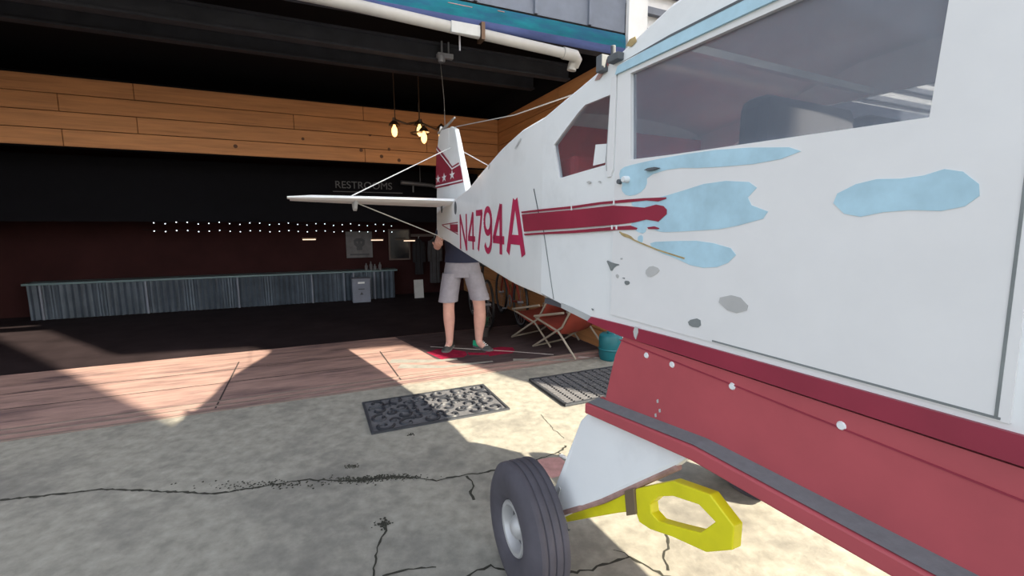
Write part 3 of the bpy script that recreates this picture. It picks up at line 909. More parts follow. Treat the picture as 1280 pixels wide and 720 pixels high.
loop_i = [(3.466, 0.560), (3.496, 0.600), (3.546, 0.630), (3.63, 0.655), (3.68, 0.640), (3.64, 0.585), (3.552, 0.548), (3.501, 0.528), (3.472, 0.535)]
MB().plate(loop_o, [loop_i], YF, -0.028, 0.004).build('brace_loop', M['yellow'], brc, bevel=0.003)

# tail: fin, rudder, stabilizers, wires
FN = lambda w, z, t_: (w, t_, z)


def tapered_plate(pts, name, m, th0=0.035, th1=0.02):
    zs = [p_[1] for p_ in pts]
    z0, z1 = min(zs), max(zs)
    def fn(w, z, t_):
        k_ = th0 + (th1 - th0) * (z - z0) / (z1 - z0)
        return (w, t_ * k_, z)
    return MB().plate(pts, [], fn, -1, 1).build(name, m, plane, bevel=0.008)


tapered_plate([(0.34, 1.40), (0.34, 2.20), (0.40, 2.21), (0.50, 2.17), (0.56, 2.05), (0.744, 1.66), (0.80, 1.54), (0.70, 1.45)], 'fin', M['white'])
tapered_plate([(-0.07, 1.30), (-0.06, 1.60), (-0.02, 2.10), (0.02, 2.19), (0.10, 2.23), (0.33, 2.21), (0.33, 1.25), (0.05, 1.24)], 'rudder', M['white'], 0.028, 0.016)


def fin_y(z):
    return 0.037 - 0.016 * (z - 1.4) / 0.8


def fin_decal(name, pts, m, off=0.001):
    fn = lambda w, z, t_: (w, -(fin_y(z) + t_), z)
    return MB().plate(pts, [], fn, off - 0.001 - (0.012 if off < 0.003 else 0), off).build(name, m, plane)


fin_decal('fin_red_field', [(-0.055, 1.705), (0.30, 1.70), (0.715, 1.70), (0.655, 1.825), (0.60, 1.875), (0.437, 1.86), (0.18, 2.0), (-0.025, 2.10)], M['crimson'])
fin_decal('fin_pinstripe', strip((-0.02, 2.075), (0.437, 1.838), 0.012), M['white'], 0.004)
fin_decal('fin_pinstripe', strip((0.437, 1.838), (0.64, 1.855), 0.012), M['white'], 0.004)
fin_decal('fin_pinstripe', strip((-0.05, 1.722), (0.70, 1.718), 0.012), M['white'], 0.004)
for cw_, cz_ in ((0.03, 1.784), (0.215, 1.782), (0.44, 1.785)):
    star = []
    for i in range(10):
        r = 0.062 if i % 2 == 0 else 0.022
        a = pi / 2 + i * pi / 5
        star.append((cw_ + r * 1.25 * cos(a), cz_ + r * 0.72 * sin(a)))
    fin_decal('star', star, M['white'], 0.004)
# top light boom
MB().tube([(-0.02, 0, 2.225), (0.20, 0, 2.245), (0.50, -0.02, 2.262)], [0.014, 0.012, 0.008], 8).build('tail_light_tube', M['pvc'], plane)
MB().lathe([(0.0001, 0.05), (0.012, 0.045), (0.018, 0.02), (0.016, 0.0)], (0.06, 0, 2.225), (0, 0, 1), n=12).build('tail_beacon', M['white2'], plane, smooth=True)


def stab(sg):
    zc = 1.533
    rings_ = []
    n_ = 9
    for i in range(n_):
        q = 0.03 + (1.36 - 0.03) * i / (n_ - 1)
        t_ = i / (n_ - 1)
        le = 0.86 - 0.30 * t_ ** 2.2
        te = 0.40
        th = 0.030 - 0.008 * t_
        z = zc + 0.02 * t_
        if i == n_ - 1:
            th *= 0.5
            le -= 0.05
        prof_ = []
        for k in range(12):
            a = 2 * pi * k / 12
            prof_.append(((le + te) / 2 + (le - te) / 2 * cos(a), -sg * q, z + th * sin(a) * (1.0 if abs(cos(a)) < 0.9 else 1.0)))
        rings_.append(prof_)
    MB().rings(rings_).build('stabilizer', M['white'], plane, smooth=True)
    er = []
    for i in range(n_):
        q = 0.10 + (1.34 - 0.10) * i / (n_ - 1)
        t_ = i / (n_ - 1)
        te = 0.06 + 0.12 * t_ ** 3 if t_ < 0.95 else 0.22
        th = 0.024 - 0.007 * t_
        z = zc + 0.02 * t_
        er.append([((0.395 + te) / 2 + (0.395 - te) / 2 * cos(2 * pi * k / 12), -sg * q, z + th * sin(2 * pi * k / 12)) for k in range(12)])
    MB().rings(er).build('elevator', M['white'], plane, smooth=True)
    aw = (0.62, -sg * 0.955, zc + 0.014)
    MB().tube([(0.40, -sg * 0.02, 2.03), aw], 0.0045, 6).build('brace_wire', M['steel'], plane)
    MB().tube([(0.30, -sg * 0.06, 1.22), aw], 0.0045, 6).build('brace_wire', M['steel'], plane)
    h = MB()
    h.plate([(0.52, 1.53), (0.56, 1.47), (0.60, 1.455), (0.64, 1.47), (0.70, 1.53)], [], lambda w, z, t__: (w, -sg * (0.89 + t__), z), -0.012, 0.012)
    h.build('wire_bracket', M['primer'], plane)


stab(1)
stab(-1)
MB().tube([(0.42, 0, 2.20), (1.6, 0, 2.06), (3.25, 0, 1.97)], 0.0035, 6).build('antenna_wire', M['pvc'], plane)

# ------------------------------------------------------------------ PERSON
PX, PY = -0.55, 4.82
person = thing('person', 'person in navy shirt, grey shorts and sneakers standing behind the airplane tail', 'person', (PX, PY, 0), 0.0)


def skin_obj(name, verts, edges, radii, m, parent, root=0, sub=2):
    me = bpy.data.meshes.new(name)
    me.from_pydata(verts, edges, [])
    me.materials.append(m)
    o_ = bpy.data.objects.new(name, me)
    C.objects.link(o_)
    o_.parent = parent
    sk = o_.modifiers.new('skin', 'SKIN')
    sk.use_smooth_shade = True
    sv = me.skin_vertices[0].data
    for i, r in enumerate(radii):
        rr = r if isinstance(r, tuple) else (r, r)
        sv[i].radius = rr
        sv[i].use_root = (i == root)
    ss = o_.modifiers.new('sub', 'SUBSURF')
    ss.levels = sub
    ss.render_levels = sub
    return o_


V, E_, R_ = [], [], []
def jv(p_, r, prev=None):
    V.append(p_)
    R_.append(r)
    if prev is not None:
        E_.append((prev, len(V) - 1))
    return len(V) - 1


pel = jv((0.02, 0.0, 0.95), (0.145, 0.11))
belly = jv((0.02, -0.01, 1.10), (0.14, 0.10), pel)
chest = jv((0.01, -0.02, 1.30), (0.16, 0.11), belly)
nb = jv((0.0, -0.03, 1.45), 0.07, chest)
nk = jv((0.0, -0.045, 1.51), 0.052, nb)
hd1 = jv((0.0, -0.06, 1.58), (0.070, 0.085), nk)
hd2 = jv((0.0, -0.065, 1.66), (0.078, 0.095), hd1)
hd3 = jv((0.0, -0.06, 1.72), (0.060, 0.075), hd2)


def leg(xs):
    p_ = pel
    for pt, r in xs:
        p_ = jv(pt, r, p_)


leg([((-0.085, 0.0, 0.86), 0.088), ((-0.115, -0.015, 0.68), 0.078), ((-0.13, -0.02, 0.52), 0.070), ((-0.135, -0.012, 0.46), 0.064), ((-0.135, 0.012, 0.34), 0.071),
     ((-0.135, 0.02, 0.20), 0.052), ((-0.135, 0.02, 0.10), 0.042), ((-0.138, 0.0, 0.055), 0.040), ((-0.15, -0.10, 0.038), 0.03)])
leg([((0.12, 0.0, 0.86), 0.088), ((0.165, -0.015, 0.68), 0.078), ((0.195, -0.02, 0.52), 0.074), ((0.20, -0.012, 0.46), 0.069), ((0.20, 0.012, 0.34), 0.076),
     ((0.19, 0.02, 0.20), 0.054), ((0.185, 0.02, 0.10), 0.043), ((0.195, 0.0, 0.055), 0.040), ((0.255, -0.08, 0.038), 0.03)])


def arm(pts):
    p_ = chest
    for pt, r in pts:
        p_ = jv(pt, r, p_)
    return p_


def hand(wrist, fwd, up, side_):
    """palm and five fingers; fingers curl upward round the part held"""
    fwd, up, side_ = Vector(fwd).normalized(), Vector(up).normalized(), Vector(side_).normalized()
    w_ = Vector(V[wrist])
    palm = jv(tuple(w_ + fwd * 0.045), (0.030, 0.018), wrist)
    kn = jv(tuple(w_ + fwd * 0.085), (0.034, 0.014), palm)
    kp = w_ + fwd * 0.085
    for i, L in enumerate((0.9, 1.0, 0.95, 0.75)):
        off = side_ * (0.027 - 0.018 * i)
        a = jv(tuple(kp + off + fwd * 0.014), 0.0095, kn)
        b = jv(tuple(kp + off + fwd * (0.014 + 0.030 * L) + up * 0.012), 0.0088, a)
        c = jv(tuple(kp + off + fwd * (0.014 + 0.040 * L) + up * 0.038 * L), 0.0080, b)
        jv(tuple(kp + off + fwd * (0.014 + 0.030 * L) + up * 0.058 * L), 0.0072, c)
    a = jv(tuple(w_ + fwd * 0.035 + side_ * 0.030), 0.012, palm)
    b = jv(tuple(w_ + fwd * 0.060 + side_ * 0.055 + up * 0.010), 0.010, a)
    jv(tuple(w_ + fwd * 0.085 + side_ * 0.062 + up * 0.024), 0.0085, b)


wl_ = arm([((-0.15, -0.03, 1.38), 0.062), ((-0.20, -0.06, 1.22), 0.046), ((-0.235, -0.09, 1.12), 0.042), ((-0.205, -0.21, 1.13), 0.036), ((-0.18, -0.265, 1.145), 0.026)])
hand(wl_, (0.15, -1, 0.10), (0, 0.15, 1), (-1, -0.1, 0))
wr_ = arm([((0.17, -0.03, 1.38), 0.062), ((0.25, -0.05, 1.24), 0.046), ((0.27, -0.08, 1.16), 0.042), ((0.21, -0.17, 1.27), 0.036), ((0.17, -0.20, 1.36), 0.026)])
hand(wr_, (-0.1, -0.6, 0.8), (0, -0.6, 0.6), (1, 0, 0))
body = skin_obj('body', V, E_, R_, M['skin'], person, pel, 2)


def ell(cx, cy, z, rx, ry, n_=20, tilt=0.0):
    return [(cx + rx * cos(2 * pi * k / n_), cy + ry * sin(2 * pi * k / n_), z + tilt * cos(2 * pi * k / n_)) for k in range(n_)]


sh = MB()
sh.rings([ell(0.02, -0.005, 1.00, 0.172, 0.128), ell(0.02, -0.003, 0.94, 0.182, 0.135), ell(0.02, 0.0, 0.86, 0.198, 0.142), ell(0.025, 0.0, 0.80, 0.205, 0.138)])
for xs in ([(-0.088, 0.84, 0.105, 0.125), (-0.110, 0.72, 0.104, 0.118), (-0.128, 0.60, 0.103, 0.112), (-0.138, 0.53, 0.106, 0.114)],
           [(0.128, 0.84, 0.105, 0.125), (0.160, 0.72, 0.104, 0.118), (0.188, 0.62, 0.103, 0.112), (0.204, 0.555, 0.106, 0.114)]):
    rr = [ell(x, -0.012, z, a, b) for x, z, a, b in xs]
    x, z, a, b = xs[-1]
    rr.append(ell(x, -0.012, z + 0.004, a - 0.006, b - 0.006))
    rr.append(ell(x, -0.012, z + 0.06, a - 0.010, b - 0.010))
    sh.rings(rr, cap=False)
sh.build('shorts', M['shorts'], person, smooth=True)
tt = MB()
tt.rings([ell(0.02, -0.008, 0.955, 0.190, 0.142), ell(0.02, -0.01, 1.05, 0.178, 0.134), ell(0.018, -0.015, 1.16, 0.182, 0.136), ell(0.012, -0.02, 1.30, 0.198, 0.138), ell(0.005, -0.028, 1.40, 0.185, 0.115), ell(0.0, -0.032, 1.47, 0.085, 0.085)], cap=False)
for sg, dx in ((-1, 0.045), (1, 0.0)):
    tt.tube([(sg * 0.12, -0.03, 1.395), (sg * (0.18 - dx * 0.6), -0.035, 1.35), (sg * (0.235 - dx), -0.052, 1.25), (sg * (0.25 - dx), -0.06, 1.215)], [0.075, 0.074, 0.066, 0.064], 14, cap=False)
tt.build('shirt', M['navy'], person, smooth=True)


def shoe(x, y, ang, greenheel):
    root_ = MB()
    secs = [(0.075, 0.030, 0.075), (0.06, 0.036, 0.092), (0.02, 0.038, 0.098), (-0.03, 0.038, 0.090), (-0.08, 0.043, 0.066), (-0.13, 0.046, 0.052), (-0.175, 0.040, 0.042), (-0.20, 0.022, 0.032)]
    R3 = Matrix.Rotation(ang, 3, 'Z')
    rg = []
    for yy, hw_, hh in secs:
        ring = []
        for k in range(14):
            a = 2 * pi * k / 14
            zz = 0.016 + (hh - 0.016) * max(0, sin(a)) ** 0.7 if sin(a) > 0 else 0.016
            ring.append(tuple(R3 @ Vector((hw_ * cos(a) * (1 if sin(a) <= 0 else (1 - 0.35 * sin(a) ** 2)), yy, zz)) + Vector((x, y, 0))))
        rg.append(ring)
    s_ = root_.rings(rg).build('shoe', M['shoe'], person, smooth=True)
    sl = []
    for yy, hw_, hh in secs:
        e = 1.12
        sl.append([tuple(R3 @ Vector((a * hw_ * e, yy * 1.04, z)) + Vector((x, y, 0))) for a, z in ((-1, 0.001), (1, 0.001), (1, 0.022), (-1, 0.022))])
    MB().rings(sl).build('sole', M['sole'], s_, bevel=0.004)
    for j in range(4):
        yy = -0.045 - 0.025 * j
        MB().tube([tuple(R3 @ Vector((-0.022, yy, 0.083 - 0.010 * j)) + Vector((x, y, 0))), tuple(R3 @ Vector((0.022, yy, 0.083 - 0.010 * j)) + Vector((x, y, 0)))], 0.004, 5).build('lace', M['white2'], s_)
    if greenheel:
        pm = MB()
        for sx in (-1, 1):
            pts_ = [(0.07, 0.025), (-0.03, 0.025), (-0.02, 0.06), (0.02, 0.088), (0.06, 0.085)]
            pm.add([tuple(R3 @ Vector((sx * 0.0415, a, b)) + Vector((x, y, 0))) for a, b in pts_] + [tuple(R3 @ Vector((sx * 0.025, a, b)) + Vector((x, y, 0))) for a, b in pts_],
                   [(0, 1, 2, 3, 4), (9, 8, 7, 6, 5)] + [(k, (k + 1) % 5, 5 + (k + 1) % 5, 5 + k) for k in range(5)])
        g_ = pm.build('heel_panel', M['green'], s_, bevel=0.004)
        g_['label'] = 'bright green heel panel'


shoe(-0.137, 0.03, -0.12, False)
shoe(0.19, 0.03, 0.75, True)
hr = MB()
hr.lathe([(0.0001, 0.115), (0.035, 0.110), (0.065, 0.090), (0.083, 0.055), (0.089, 0.01), (0.082, -0.02)], (0, -0.048, 1.665), (0, 0.25, 1), n=20)
hr.build('hair', M['hair'], person, smooth=True)
for sx in (-0.03, 0.03):
    MB().lathe([(0.0001, -0.010), (0.007, -0.007), (0.010, 0), (0.007, 0.007), (0.0001, 0.010)], (sx, -0.148, 1.655), (0, 0, 1), n=10).build('eye', M['eye'], person, smooth=True)
    MB().lathe([(0.0001, 0.008), (0.018, 0.006), (0.026, 0.0), (0.018, -0.006)], (sx * 2.7, -0.05, 1.64), (1 if sx > 0 else -1, -0.3, 0), n=12).build('ear', M['skin'], person, smooth=True)
MB().add([(-0.016, -0.150, 1.615), (0.016, -0.150, 1.615), (0, -0.182, 1.618), (0, -0.150, 1.66)], [(0, 1, 2), (0, 2, 3), (1, 3, 2), (0, 3, 1)]).build('nose', M['skin'], person, bevel=0.004)
MB().box((0, -0.138, 1.588), (0.045, 0.02, 0.010)).build('mouth', M['pink_stain'], person, bevel=0.003)

# ------------------------------------------------------------------ YARD OBJECTS
# scroll-pattern rubber mat
cx_, cy_ = -0.71, -0.57
m1 = thing('doormat', 'dark rubber doormat with scrollwork on the concrete, half of it in sunlight', 'doormat', B(cx_, cy_, 0.0), BR)
MB().box((0, 0, 0.005), (0.98, 0.56, 0.008)).build('mat_base', M['mat_dust'], m1)
bd = MB()
for c_, d_ in (((0, 0.272, 0.009), (0.98, 0.018, 0.012)), ((0, -0.272, 0.009), (0.98, 0.018, 0.012)), ((0.481, 0, 0.009), (0.018, 0.526, 0.012)), ((-0.481, 0, 0.009), (0.018, 0.526, 0.012))):
    bd.box(c_, d_)
bd.build('mat_border', M['mat_rubber'], m1)


def scroll(cx, cy, r, a0, sgn):
    pts = []
    for i in range(15):
        a = a0 + sgn * i * 0.42
        rr = r * (1 - i / 19)
        pts.append((cx + rr * cos(a), cy + rr * sin(a), 0.011))
    return pts


sc_ = MB()
for ix in range(6):
    for iy in range(4):
        x = -0.40 + ix * 0.16
        y = -0.205 + iy * 0.137
        sg = 1 if (ix + iy) % 2 else -1
        sc_.tube(scroll(x, y, 0.068, 0.6 * ix + 1.3 * iy, sg), 0.012, 5)
        if ix < 5 and iy < 3:
            sc_.tube(scroll(x + 0.08, y + 0.068, 0.040, 1.9 * ix + 0.6 * iy, -sg), 0.009, 5)
o = sc_.build('scrollwork', M['mat_relief'], m1, smooth=True)
o['kind'] = 'stuff'
# ribbed drainage mat
m2 = thing('drainage_mat', 'ribbed rubber drainage mat by the threshold beneath the fuselage', 'doormat', B(0.62, -0.66, 0.0), BR)
MB().box((0, 0, 0.004), (0.88, 0.62, 0.006)).build('mat_base', M['mat_rubber'], m2)
bd = MB()
for c_, d_ in (((0, 0.30, 0.012), (0.88, 0.02, 0.020)), ((0, -0.30, 0.012), (0.88, 0.02, 0.020)), ((0.43, 0, 0.012), (0.02, 0.6, 0.020)), ((-0.43, 0, 0.012), (0.02, 0.6, 0.020))):
    bd.box(c_, d_)
bd.build('mat_border', M['mat_rubber'], m2)
rb = MB()
for ix in range(11):
    for iy in range(17):
        rb.box((-0.385 + ix * 0.077, -0.27 + iy * 0.034, 0.013), (0.058, 0.016, 0.014))
o = rb.build('ribs', M['mat_dust'], m2)
o['kind'] = 'stuff'

# drain pipe under the fascia
pp = thing('drain_pipe', 'white plastic drain pipe running under the teal fascia, elbow at its right end', 'pipe', B(0, -0.06, 0), BR)
MB().tube([(-6.2, 0, 3.03), (-1.13, 0, 2.925), (0.70, 0, 2.845), (0.76, 0.01, 2.84), (0.785, 0.04, 2.82), (0.78, 0.07, 2.78), (0.775, 0.075, 2.74)], 0.042, 16).build('pipe_run', M['pvc'], pp, smooth=True)
MB().tube([(0.64, 0, 2.848), (0.76, 0.0, 2.842), (0.80, 0.03, 2.825), (0.795, 0.07, 2.785)], 0.050, 16).build('elbow', M['pvc'], pp, smooth=True)
MB().box((-0.27, -0.035, 2.883), (0.24, 0.03, 0.085)).build('clamp_plate', M['chip_pale'], pp, bevel=0.004)
MB().box((-0.13, -0.01, 2.885), (0.03, 0.11, 0.13)).build('strap', M['lampmetal'], pp)
MB().box((-0.30, 0.03, 2.80), (0.012, 0.012, 0.12)).build('hanger_rod', M['fixture'], pp)
# projector-like unit on the joist
fx = thing('ceiling_fixture', 'small grey fixture hanging from the dark joist', 'light fixture', B(-0.15, 0.93, 0), BR)
MB().box((0, 0, 3.02), (0.16, 0.08, 0.045)).build('housing', M['fixture'], fx, bevel=0.006)
MB().tube([(-0.03, 0, 3.16), (-0.03, 0, 3.03)], 0.01, 8).build('stem', M['fixture'], fx)
MB().tube([(0.04, 0, 3.16), (0.04, 0, 3.03)], 0.008, 8).build('stem', M['fixture'], fx)
MB().lathe([(0.03, -0.04), (0.036, -0.03), (0.036, 0.02), (0.02, 0.03)], (-0.04, -0.02, 2.995), (0, 0, 1), n=14).build('lamp_head', M['fixture'], fx, smooth=True)

# chandelier
ch = thing('chandelier', 'bronze chandelier with glowing filament bulbs hanging before the pine header', 'chandelier', B(-0.18, 2.0, 0), BR)
MB().tube([(-0.30, 0, 3.31), (-0.295, 0, 2.62)], 0.006, 6).build('cord', M['lampmetal'], ch)
MB().tube([(0.0, 0, 3.31), (0.0, 0, 2.60)], 0.008, 6).build('cord', M['lampmetal'], ch)
MB().tube([(-0.31, 0, 2.60), (-0.15, 0.0, 2.56), (0, 0, 2.60), (0.15, 0, 2.54), (0.28, 0, 2.50)], 0.012, 8).build('arm', M['lampmetal'], ch)
MB().tube([(0, -0.22, 2.52), (0, 0, 2.60), (0, 0.22, 2.54)], 0.012, 8).build('arm', M['lampmetal'], ch)


def lamp_unit(x, y, z):
    MB().lathe([(0.012, 0.07), (0.018, 0.055), (0.03, 0.05), (0.055, 0.02), (0.068, 0.0), (0.064, -0.002), (0.03, 0.012)], (x, y, z), (0, 0, 1), n=20).build('lamp_shade', M['lampmetal'], ch, smooth=True)
    MB().lathe([(0.012, 0.0), (0.018, -0.02), (0.033, -0.05), (0.036, -0.085), (0.028, -0.12), (0.012, -0.14), (0.0001, -0.145)], (x, y, z + 0.01), (0, 0, 1), n=16).build('bulb', M['bulb'], ch, smooth=True)


lamp_unit(-0.305, 0, 2.53)
lamp_unit(0.0, 0.0, 2.56)
lamp_unit(0.275, 0, 2.53)
lamp_unit(0.0, -0.22, 2.44)
MB().lathe([(0.10, 0.0), (0.115, 0.012), (0.115, 0.018), (0.02, 0.018)], (0.0, -0.0, 2.45), (0, 0, 1), n=24).build('brass_ring', M['lampmetal'], ch, smooth=True)
for x, y, z in ((-0.305, 0, 2.45), (0, -0.05, 2.5)):
    MB().tube([(x, y, 2.62), (x, y, 2.58)], 0.02, 8).build('socket', M['lampmetal'], ch)
pl = bpy.data.lights.new('chandelier_lamp', 'POINT')
pl.energy = 6
pl.color = (1.0, 0.62, 0.3)
pl.shadow_soft_size = 0.1
plo = bpy.data.objects.new('chandelier_lamp', pl)
plo.location = (0.0, 0.05, 2.28)
plo.parent = ch
C.objects.link(plo)

# hanging cord to the tail
tag(MB().tube([B(-0.02, 1.6, 3.31), B(-0.06, 1.3, 2.7), (-0.66, 4.63, 2.27)], 0.004, 6).build('twine', M['pvc']), 'thin pale twine hanging from the ceiling down to the airplane tail', 'twine')

# ------------------------------------------------------------------ BACK OF THE GARAGE
# corrugated bar front
bar = thing('bar_counter', 'low bar counter with corrugated metal front at the back of the garage', 'bar counter', B(-2.6, 4.75, 0), BR)
wv = []
n_ = 260
for i in range(n_ + 1):
    x = -2.55 + 5.05 * i / n_
    wv.append((x, -0.02 + 0.014 * sin(x * 2 * pi / 0.075)))
mb = MB()
mb.rings([[(x, y, 0.0) for x, y in wv], [(x, y, 0.50) for x, y in wv]], cap=False, closed=False)
mb.build('corrugated_front', M['corrugated'], bar, smooth=True)
MB().box((-0.02, 0.12, 0.515), (5.15, 0.32, 0.03)).build('counter_top', M['counter'], bar, bevel=0.004)
for x in (-2.4, -1.2, 0.0, 1.1, 1.62, 1.78, 2.14, 2.28):
    MB().box((x, -0.045, 0.25), (0.022, 0.02, 0.50)).build('batten', M['cooler'], bar)
bx_ = thing('bin', 'pale bin with printed marks standing before the corrugated bar', 'bin', B(-0.72, 4.52, 0), BR)
MB().box((0, 0, 0.20), (0.30, 0.22, 0.40)).build('bin_body', M['cooler'], bx_, bevel=0.01)
MB().box((0, -0.003, 0.412), (0.315, 0.235, 0.03)).build('bin_lid', M['cooler'], bx_, bevel=0.008)
MB().box((0.0, -0.113, 0.35), (0.11, 0.004, 0.03)).build('white_label', M['white2'], bx_)
MB().box((0.0, -0.113, 0.24), (0.10, 0.004, 0.014)).build('printed_bar', M['posterdark'], bx_)
MB().add([(-0.03, -0.113, 0.14), (0.03, -0.113, 0.14), (0, -0.113, 0.19), (-0.03, -0.109, 0.14), (0.03, -0.109, 0.14), (0, -0.109, 0.19)], [(0, 1, 2), (5, 4, 3), (0, 3, 4, 1), (1, 4, 5, 2), (2, 5, 3, 0)]).build('printed_triangle', M['posterdark'], bx_)
# banner
bn = thing('banner', 'grey printed banner on the maroon back wall', 'banner', B(-0.66, 5.07, 0), BR)
MB().box((0, 0, 0.98), (0.46, 0.012, 0.48)).build('cloth', M['poster'], bn)
emb = [(-0.10, 1.06), (-0.04, 1.10), (0.04, 1.10), (0.10, 1.06), (0.09, 0.98), (0.05, 0.94), (0.05, 0.88), (-0.05, 0.88), (-0.05, 0.94), (-0.09, 0.98)]
MB().plate(emb, [[(-0.06, 1.04), (-0.02, 1.04), (-0.03, 0.99)], [(0.02, 1.04), (0.06, 1.04), (0.03, 0.99)]], lambda x, z, t_: (x, -t_, z), 0.006, 0.009).build('emblem', M['posterdark'], bn)
MB().box((0, -0.008, 0.80), (0.34, 0.003, 0.03)).build('emblem_bar', M['posterdark'], bn)
# framed screen
fr = thing('framed_screen', 'dark framed screen on the maroon back wall', 'screen', B(0.07, 5.07, 0), BR)
MB().box((0, 0, 0.97), (0.36, 0.02, 0.55)).build('screen_face', M['glassblack'], fr)
for c_, d_ in (((0, -0.01, 1.25), (0.40, 0.03, 0.025)), ((0, -0.01, 0.69), (0.40, 0.03, 0.025)), ((-0.19, -0.01, 0.97), (0.025, 0.03, 0.56)), ((0.19, -0.01, 0.97), (0.025, 0.03, 0.56))):
    MB().box(c_, d_).build('frame_rail', M['pframe'], fr)
# hanging bar lamps
lamp_labels = ['glowing bar lamp hanging in front of the banner', 'glowing bar lamp hanging in front of the framed screen', 'glowing bar lamp hanging far left over the bar']
for (s_, z_), lb in zip(((-0.40, 1.075), (0.17, 1.055), (-1.5, 1.1)), lamp_labels):
    lm = thing('bar_lamp', lb, 'lamp', B(s_, 4.6, 0), BR, 'bar lamps over the counter')
    MB().box((0, 0, z_), (0.20, 0.03, 0.018)).build('tube', M['lampglow'], lm)
    MB().box((0, 0, z_ + 0.02), (0.22, 0.06, 0.02)).build('shade', M['lampmetal'], lm)
    MB().tube([(0, 0, z_ + 0.02), (0, 0, 3.31)], 0.004, 5).build('cord', M['black'], lm)
# bottles and glasses on the bar (small dim shapes)
for i, (s_, h_) in enumerate(((-0.58, 0.12), (-0.50, 0.15), (-0.43, 0.10), (-0.34, 0.13))):
    b_ = MB().lathe([(0.0001, 0.0), (0.028, 0.0), (0.028, h_ * 0.6), (0.012, h_ * 0.78), (0.011, h_), (0.0001, h_)], (0, 0, 0), n=12).build('bottle', M['poster'], smooth=True)
    b_.location = B(s_, 4.82, 0.5315)
    tag(b_, ['second shortest of the four small bottles on the bar, leftmost', 'tallest of the four small bottles on the bar', 'shortest of the four small bottles on the bar', 'second tallest of the four small bottles on the bar, rightmost'][i], 'bottle', 'bottles on the bar counter')
# string lights
for lab, y0, z0, z1, dip in (('upper string of tiny lights across the black bulkhead', 4.12, 1.40, 1.36, 0.03), ('lower string of tiny lights across the black bulkhead', 4.10, 1.28, 1.25, 0.02)):
    sl = thing('string_lights', lab, 'string lights', B(-0.6, y0, 0), BR, 'string lights under the bulkhead')
    pts_ = [(-3.0 + 0.13 * i, 0, z0 + (z1 - z0) * i / 27 - dip * sin(i * 0.9) ** 2) for i in range(28)]
    MB().tube(pts_, 0.003, 4).build('wire', M['black'], sl)
    for p_ in pts_[1:27]:
        MB().lathe([(0.0001, -0.012), (0.008, -0.008), (0.008, 0), (0.0001, 0.004)], (p_[0], -0.006, p_[2] - 0.004), n=6).build('bulb', M['tiny_bulb'], sl)
# restrooms sign on the bulkhead
fc = bpy.data.curves.new('sign_text', 'FONT')
fc.body = 'RESTROOMS'
fc.size = 0.16
fc.extrude = 0.004
fo = bpy.data.objects.new('tmp_text', fc)
C.objects.link(fo)
bpy.context.view_layer.update()
tm = bpy.data.meshes.new_from_object(fo.evaluated_get(bpy.context.evaluated_depsgraph_get()))
bpy.data.objects.remove(fo)
sgn_ = thing('restroom_sign', 'dim grey RESTROOMS sign on the black bulkhead', 'sign', B(-0.46, 4.15, 0), BR)
lt = bpy.data.objects.new('lettering', tm)
tm.materials.clear()
tm.materials.append(M['sign'])
C.objects.link(lt)
lt.parent = sgn_
lt.rotation_euler = (pi / 2, 0, 0)
lt.location = (-0.62, 0.0, 1.93)
MB().box((-0.1, 0.012, 1.985), (1.15, 0.012, 0.20)).build('sign_board', M['black'], sgn_)
MB().box((-0.1, 0.0, 1.875), (1.1, 0.012, 0.012)).build('sign_rule', M['sign'], sgn_)
# duct
dc = thing('air_duct', 'dull round air duct hanging under the bulkhead', 'duct', B(0.24, 3.9, 0), BR)
MB().tube([(-0.32, 0, 2.03), (0.20, 0, 2.0), (0.30, 0, 1.96), (0.34, 0, 1.93), (0.6, 0, 1.96)], [0.035, 0.032, 0.025, 0.025, 0.025], 12).build('duct_run', M['duct'], dc, smooth=True)
MB().tube([(-0.12, 0, 2.02), (-0.12, 0, 1.88)], 0.012, 8).build('duct_drop', M['duct'], dc)
MB().tube([(0.0, 0, 2.02), (0.0, 0, 3.31)], 0.006, 6).build('duct_hanger', M['duct'], dc)


# garments on a rail
rk = thing('peg_rail', 'dark wooden peg rail on the back wall right of the framed screen', 'peg rail', B(0.66, 5.085, 0), BR)
MB().box((0, 0, 1.14), (0.72, 0.02, 0.05)).build('rail_board', M['pframe'], rk)
for x in (-0.25, 0.0, 0.25):
    MB().tube([(x, 0, 1.14), (x, -0.03, 1.15)], 0.006, 8).build('peg', M['bike'], rk)


def garment(s_, w_, z0, z1, m_, lab):
    t_ = thing('hanging_coat', lab, 'coat', B(s_, 4.93, 0), BR, 'coats on the peg rail')
    rg = []
    for z, ww, dd in ((z0, w_, 0.07), (z0 + (z1 - z0) * 0.4, w_ * 0.92, 0.065), (z0 + (z1 - z0) * 0.75, w_, 0.07), (z1 - 0.05, w_ * 0.85, 0.05), (z1, w_ * 0.3, 0.03)):
        rg.append([(ww / 2 * cos(2 * pi * k / 20) * (1 + 0.08 * sin(k * 3)), dd * sin(2 * pi * k / 20) * (1 + 0.35 * sin(k * 2.7)), z) for k in range(20)])
    MB().rings(rg).build('coat_body', m_, t_, smooth=True)
    for sg in (-1, 1):
        MB().tube([(sg * w_ * 0.38, 0, z1 - 0.06), (sg * w_ * 0.52, -0.02, z1 - 0.25), (sg * w_ * 0.53, -0.03, z1 - 0.45)], [0.05, 0.045, 0.038], 10).build('sleeve', m_, t_, smooth=True)
    MB().tube([(0, 0, z1 - 0.005), (0, 0, z1 + 0.03), (0.015, 0, z1 + 0.045)], 0.004, 5).build('hanger_hook', M['steel'], t_)


